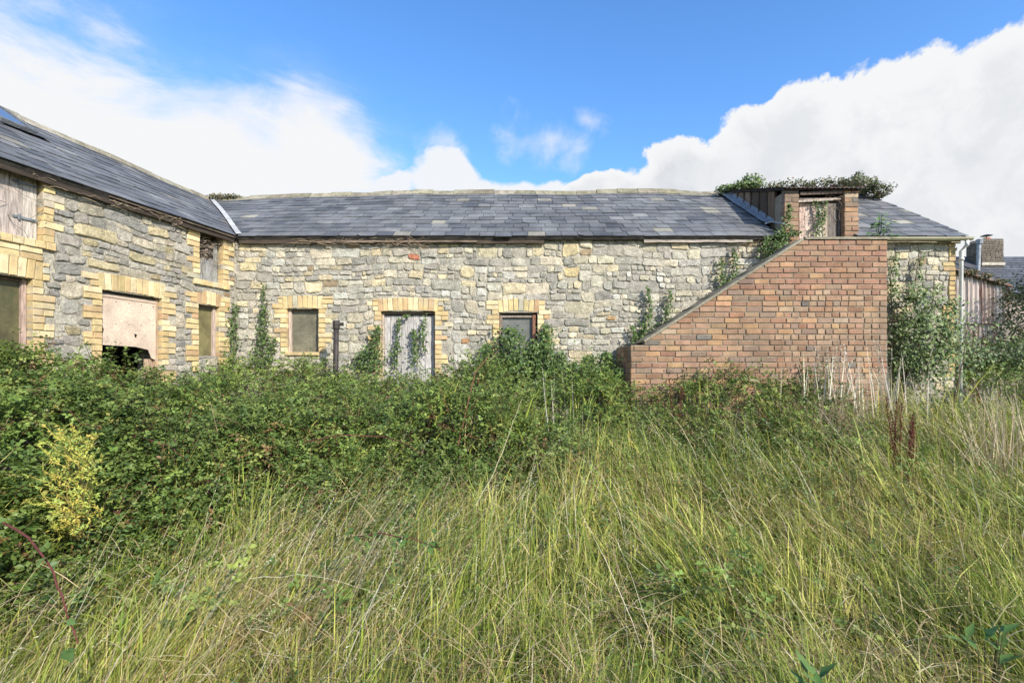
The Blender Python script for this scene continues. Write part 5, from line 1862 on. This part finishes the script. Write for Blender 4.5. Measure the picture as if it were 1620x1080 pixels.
mound('ragged brown creeper along the top of the rusty shed', 'roof_creeper', 'creeper', [bl(1525, 431, 12.2, 20, 5, .2), bl(1552, 438, 12.2, 16, 5, .2), bl(1575, 446, 12.2, 16, 5, .2), bl(1590, 470, 12.2, 8, 20, .2)], 1100, .05,
      [(.13, .11, .05), (.08, .10, .035), (.20, .12, .06)], [2, 2, 1], 20)
mound('scrubby bush in front of the rusty shed beside the downpipe', 'scrub_bush', 'bush', [bl(1545, 566, 9.6, 32, 20, .6), bl(1585, 568, 9.4, 30, 22, .6), bl(1520, 565, 9.0, 24, 22, .4)], 3400, .05,
      [(.07, .11, .033), (.11, .15, .05), (.14, .11, .06), (.05, .075, .025)], [4, 3, 1.5, 3], 34, twigcol=(.16, .10, .07))

# elder sapling on the stair corner: pinnate leaves
t = thing('elder_sapling', 'fresh green elder sapling growing behind the top corner of the brick stair', 'sapling')
mb = MB(); parts = []
base = at(1390, 392, 8.4)
for i, (px, py) in enumerate(((1396, 338), (1410, 350), (1416, 372), (1384, 352), (1378, 368), (1402, 362), (1392, 346))):
    tip = at(px, py, 8.3 - .1 * random.random())
    pts = curvy(base, tip, 5, .01, .05)
    mb.tube(pts, [.008, .007, .006, .004, .003], 5, (.10, .13, .05))
    for k in range(6):
        q = np.array(pts[-1] + (pts[-2] - pts[-1]) * (k * .32))
        for s_ in (-1, 1):
            ax = np.array([[s_ * .9, -.2, -.25 + random.uniform(-.3, .3)]]) + rng.normal(0, .15, (1, 3))
            parts.append(leaf_arrays(q[None], ax, np.array([[0.1, -.6, .8]]) + rng.normal(0, .2, (1, 3)), .11, .035, np.array([jit((.09, .17, .045), .2)])))
V, F, C_ = merge(parts)
np_mesh('leaves', V, F, C_, M['leaf'], t); mb.build('stem', M['bark'], t)

# yellow fern-like shrub on the left
t = thing('yellow_shrub', 'bright yellow feathery shrub glowing among the green brambles', 'shrub')
mb = MB(); parts = []
for i in range(180):
    px = 116 + random.gauss(0, 21); py = random.uniform(692, 850)
    k = 1 - abs((py - 775) / 125) ** 2
    px = 116 + (px - 116) * max(.35, k)
    Yy = 3.25 + random.uniform(-.16, .16)
    p1 = at(px, py, Yy)
    root_ = at(122 + random.gauss(0, 6), 850, 3.35)
    d = Vector((random.gauss(0, .8), random.gauss(-.2, .4), random.uniform(.1, .9))).normalized()
    p2 = p1 + d * random.uniform(.08, .15)
    if i % 4 == 0: mb.tube(curvy(root_, p1, 6, .012), [.005, .0045, .004, .0035, .003, .002], 4, (.30, .24, .08))
    mb.tube([p1, p2], [.0022, .001], 3, (.45, .38, .08))
    c0 = random.choice(((.42, .43, .08), (.37, .41, .08), (.46, .38, .08), (.30, .37, .08), (.20, .28, .06)))
    nn = 13
    f = rng.random(nn)[:, None]
    P = np.array(p1)[None] + (np.array(p2 - p1)[None]) * f
    ax = unit(rng.normal(0, 1, (nn, 3)) * .7 + np.array(d)[None] * .6)
    s_ = rng.uniform(.016, .034, nn)
    parts.append(leaf_arrays(P, ax, np.array([.2, -.5, .8]) + rng.normal(0, .4, (nn, 3)), s_, s_ * .42, np.array([jit(c0, .15)] * nn)))
V, F, C_ = merge(parts)
np_mesh('leaves', V, F, C_, M['leaf'], t); mb.build('stem', M['bark'], t)


def stalk_clump(label, px, py_base, Y, n, H, spread, col, name='dry_stalk_clump', cat='dry plant', lean=.12, wid=.006, group=None, spk=12, head=.25, az0=None, headcol=None):
    t = thing(name, label, cat, group=group)
    c0 = at(px, py_base, Y)
    X = rng.normal(c0.x, spread, n); Yy = rng.normal(Y, min(spread, .12), n)
    Z = ground_z(X, Yy)
    a = rng.uniform(0, 6.28, n) if az0 is None else rng.normal(az0, .5, n)
    Hh = (c0.z - Z) + H * rng.uniform(.35, 1.0, n)
    cols = pal_pick(n, col, [1] * len(col), .15)
    hcol = cols if headcol is None else pal_pick(n, headcol, [1] * len(headcol), .15)
    stalks(X, Yy, Hh, a, np.abs(rng.normal(0, lean, n)), np.abs(rng.normal(0, lean * 2, n)), np.full(n, wid), cols, head, spk, 'stalks', t, 'straw', Z, None, hcol)
    return t


PALE = [(.62, .56, .44), (.55, .48, .36), (.68, .63, .52)]
TAN = [(.42, .32, .20), (.36, .27, .16), (.50, .40, .27)]
stalk_clump('tall bleached dry stalks standing against the lower right of the brick stair', 1312, 640, 7.0, 60, .88, .27, PALE, wid=.017)
stalk_clump('pale dry stalks rising at the right corner of the brick stair', 1402, 650, 6.9, 22, 1.05, .10, PALE, wid=.014)
stalk_clump('tan bush of dead fine stems below the tall bleached stalks', 1325, 668, 6.4, 130, .42, .26, TAN, wid=.007, lean=.3)
stalk_clump('fan of dry tan stalks at the far right edge of the field', 1590, 690, 5.2, 80, .70, .22, [(.50, .41, .26), (.58, .49, .34)], wid=.008, lean=.2)
stalk_clump('thin pale stalk pair standing in the middle before the shaded wall foot', 872, 640, 6.3, 5, .75, .07, PALE, wid=.007, spk=8)
stalk_clump('single thin pale stalk near the left end of the brick stair', 912, 650, 6.1, 2, .5, .03, PALE, wid=.006, spk=8)
stalk_clump('sparse dry stalks in front of the leafy corner bush', 1445, 640, 7.0, 14, .8, .16, PALE, wid=.009)
DOCK = [(.13, .035, .025), (.10, .03, .02), (.17, .06, .04)]


def dock(label, px, py0, py1, Y, n=3):
    t = thing('dock_plant', label, 'dock plant', group='seeding dock plants in the grass')
    mb = MB(); parts = []
    for i in range(n):
        b = at(px + random.uniform(-9, 9), py0, Y + random.uniform(-.1, .1)); b.z = float(ground_z(b.x, b.y))
        tp = at(px + random.uniform(-16, 16), py1 + random.uniform(0, 26), b.y)
        pts = curvy(b, tp, 7, .006)
        mb.tube(pts, [.006, .006, .005, .005, .004, .003, .002], 5, (.12, .04, .03))
        mb.build('stem', M['bark'], t); mb = MB()
        m_ = 300
        f = rng.uniform(.35, 1.0, m_)
        P = np.array(b)[None] + np.array(tp - b)[None] * f[:, None] + rng.normal(0, .014, (m_, 3)) * (1.7 - f)[:, None]
        ax = rng.normal(0, 1, (m_, 3)); s_ = rng.uniform(.008, .018, m_)
        V, F, C_ = leaf_arrays(P, ax, rng.normal(0, 1, (m_, 3)), s_, s_ * .9, pal_pick(m_, DOCK, [1, 1, 1]))
        np_mesh('seed_spike', V, F, C_, M['straw'], t)


dock('tallest dark red dock seed spikes right of the brick stair', 1418, 740, 626, 5.2, 4)
dock('shorter dark red dock spike just right of the tallest dock', 1440, 745, 648, 5.0, 3)
dock('small dull red dock spike half hidden before the brick stair', 1072, 640, 598, 6.6, 2)


def cane(label, pts, Yd, r=.006, col=(.13, .045, .04), leaves=0, name='bramble_cane', cat='bramble cane'):
    t = thing(name, label, cat)
    P = [at(px, py, y) for (px, py), y in zip(pts, Yd)]
    fine = []
    for a, b in zip(P, P[1:]): fine += curvy(a, b, 4, .004)[:-1]
    fine.append(P[-1]); m_ = len(fine)
    mb = MB(); mb.tube(fine, [r * (1 - .65 * i / m_) for i in range(m_)], 6, col)
    for i in range(1, m_ - 1):
        for q in range(3):
            d = Vector((random.gauss(0, 1), random.gauss(0, 1), random.gauss(0, 1))).normalized()
            mb.tube([fine[i], fine[i] + d * r * 2.4], [r * .35, .0003], 3, col, cap=False)
    mb.build('stem', M['bark'], t)
    if leaves:
        k = leaves
        ii = rng.integers(0, m_, k)
        Pn = np.array([tuple(fine[i]) for i in ii]) + rng.normal(0, .02, (k, 3))
        leaf_cloud(Pn, np.array([0, -.3, 1.]), .05, [(.07, .13, .03), (.12, .19, .045)], [1, 1], parent=t, wide=.7)


cane('thick dark red bramble cane arching out at the lower left', [(-15, 815), (45, 850), (85, 905), (103, 960), (124, 1018)], [2.0, 1.9, 1.8, 1.75, 1.72], .0048, leaves=10)
cane('long red bramble cane lying level across the green thicket', [(480, 700), (540, 688), (600, 690), (640, 700), (668, 720)], [4.7, 4.6, 4.6, 4.5, 4.5], .006)
cane('red bramble cane reaching right above the yellow shrub', [(150, 696), (220, 690), (270, 706), (300, 730)], [4.3, 4.2, 4.1, 4.1], .006, leaves=14)
cane('upright reddish forked stem in the middle of the thicket', [(716, 730), (728, 690), (742, 630), (752, 590), (775, 560)], [5.2, 5.3, 5.4, 5.5, 5.6], .008, (.20, .09, .06))
cane('leafy bramble sprig with orange leaf in the central grass', [(560, 850), (600, 842), (650, 850), (700, 872)], [2.6, 2.55, 2.5, 2.45], .004, leaves=26)
cane('dark leaning dead stem before the far right bushes', [(1500, 660), (1512, 620), (1524, 570), (1530, 520)], [7.0, 7.1, 7.3, 7.5], .009, (.08, .05, .04))
cane('pale diagonal twig against the plank door bushes', [(745, 640), (752, 600), (770, 575), (790, 552)], [7.6, 7.7, 7.8, 7.9], .006, (.30, .24, .18))
cane('long fuzzy pale grass stem leaning right in the centre', [(752, 800), (775, 760), (795, 715), (812, 665), (826, 630)], [3.6, 3.8, 4.0, 4.2, 4.4], .005, (.34, .31, .18), name='grass_stem', cat='grass stem')
cane('fine pale grass stem bowed low across the lower left grass', [(395, 915), (470, 908), (540, 920), (610, 938)], [2.0, 2.0, 2.0, 2.0], .0012, (.50, .46, .32), name='grass_stem', cat='grass stem')

# broad dock leaves low at the right
for lab, px, py, Y in (('broad green dock leaves in the bottom right grass', 1290, 1065, 1.75), ('dark broad-leaved plant in the right-hand grass hollow', 1560, 1000, 2.15)):
    t = thing('broadleaf_plant', lab, 'dock leaves')
    b = at(px, py, Y); parts = []
    k = 11
    a = rng.uniform(0, 6.28, k)
    ax = np.stack([np.cos(a), np.sin(a), rng.uniform(.3, 1.1, k)], -1)
    nn = np.cross(np.cross(ax, [0, 0, 1.]), ax)
    P = np.array(b)[None] + rng.normal(0, .03, (k, 3)) - np.array([0, 0, .05])
    parts.append(leaf_arrays(P, ax, nn, rng.uniform(.07, .11, k), .035, pal_pick(k, [(.08, .16, .035), (.12, .20, .05)], [1, 1])))
    V, F, C_ = merge(parts); np_mesh('leaves', V, F, C_, M['leaf'], t)
    mb = MB()
    for p in P: mb.tube([Vector((b.x, b.y, float(ground_z(b.x, b.y)))), Vector(p)], [.004, .003], 4, (.12, .12, .05))
    mb.build('stem', M['bark'], t)


# ---- dead vines at the eaves
def vines(label, fr, u0, u1, z0, z1, n, w=(.05, .14), L=.4, r=.0035, col=(.40, .31, .22), drop=.5, group=None):
    t = thing('dead_vine', label, 'dead vine')
    mb = MB()
    for i in range(n):
        u = random.uniform(u0, u1); z_ = random.uniform(z0, z1)
        a = random.gauss(0, .6) + (math.pi if random.random() < .5 else 0)
        l = L * random.uniform(.4, 1.3)
        pts = []
        for k in range(7):
            f = k / 6
            uu = min(max(u + math.cos(a) * l * f, u0 - .15), u1 + .15)
            zz = min(max(z_ + math.sin(a) * l * f * drop - .12 * drop * f * f, z0 - .25 * drop), z1 + .02)
            pts.append(fr.p(uu + random.gauss(0, .015), zz + random.gauss(0, .012), random.uniform(*w)))
        mb.tube(pts, [r, r, r * .9, r * .8, r * .7, r * .5, r * .3], 4, jit(col, .3))
    mb.build('stem', M['bark'], t)


FMv = Frame((0, WY, 0), (1, 0, 0), (0, 0, 1), (0, -1, 0))
vines('dead pale vine tangled under the eave above the plank door', FMv, -2.3, -1.5, 3.70, 3.88, 34, w=(.05, .16))
vines('thin dead vine strung along the eave above the first boarded window', FMv, -3.9, -2.4, 3.76, 3.86, 20, w=(.08, .13), drop=.2, L=.55)
vines('dead vine wisps along the eave over the right part of the wall', FMv, 3.9, 4.7, 3.62, 3.86, 22, w=(.04, .1))
vines('matted dead vine filling the dark upper hatch of the wing', FW, oC[0] + .03, oC[1] - .02, 3.40, 3.85, 42, w=(-.08, .03), L=.24, r=.0034, col=(.40, .32, .25), drop=1)
vines('dead vine wires looping across the pale loft door', FW, oLoft[0] - .1, oLoft[1], 3.25, 3.95, 18, w=(-.04, .04), L=.6, r=.0028, col=(.16, .13, .11), drop=1)
vines('dead vine hanging along the wing eave', FW, 1.0, 2.9, 3.76, 3.88, 16, w=(.08, .13), L=.35, drop=.3)
vines('dead vines trailing over the loft door frame of the dormer', FMv, DX0 - .02, DX1 + .02, 4.1, 4.68, 16, w=(-.12, .03), L=.4, r=.004, col=(.42, .33, .25), drop=1)

# ---- put every thing's Empty at its foot
kids = {}
for o in list(COL.objects):
    if o.parent: kids.setdefault(o.parent, []).append(o)
for o in list(COL.objects):
    if o.type == 'EMPTY' and o.parent is None: rebase(o)
tris = 0
for o in COL.objects:
    if o.type == 'MESH': tris += len(o.data.loops) - 2 * len(o.data.polygons)
print('total tris', tris, 'objects', len(COL.objects))
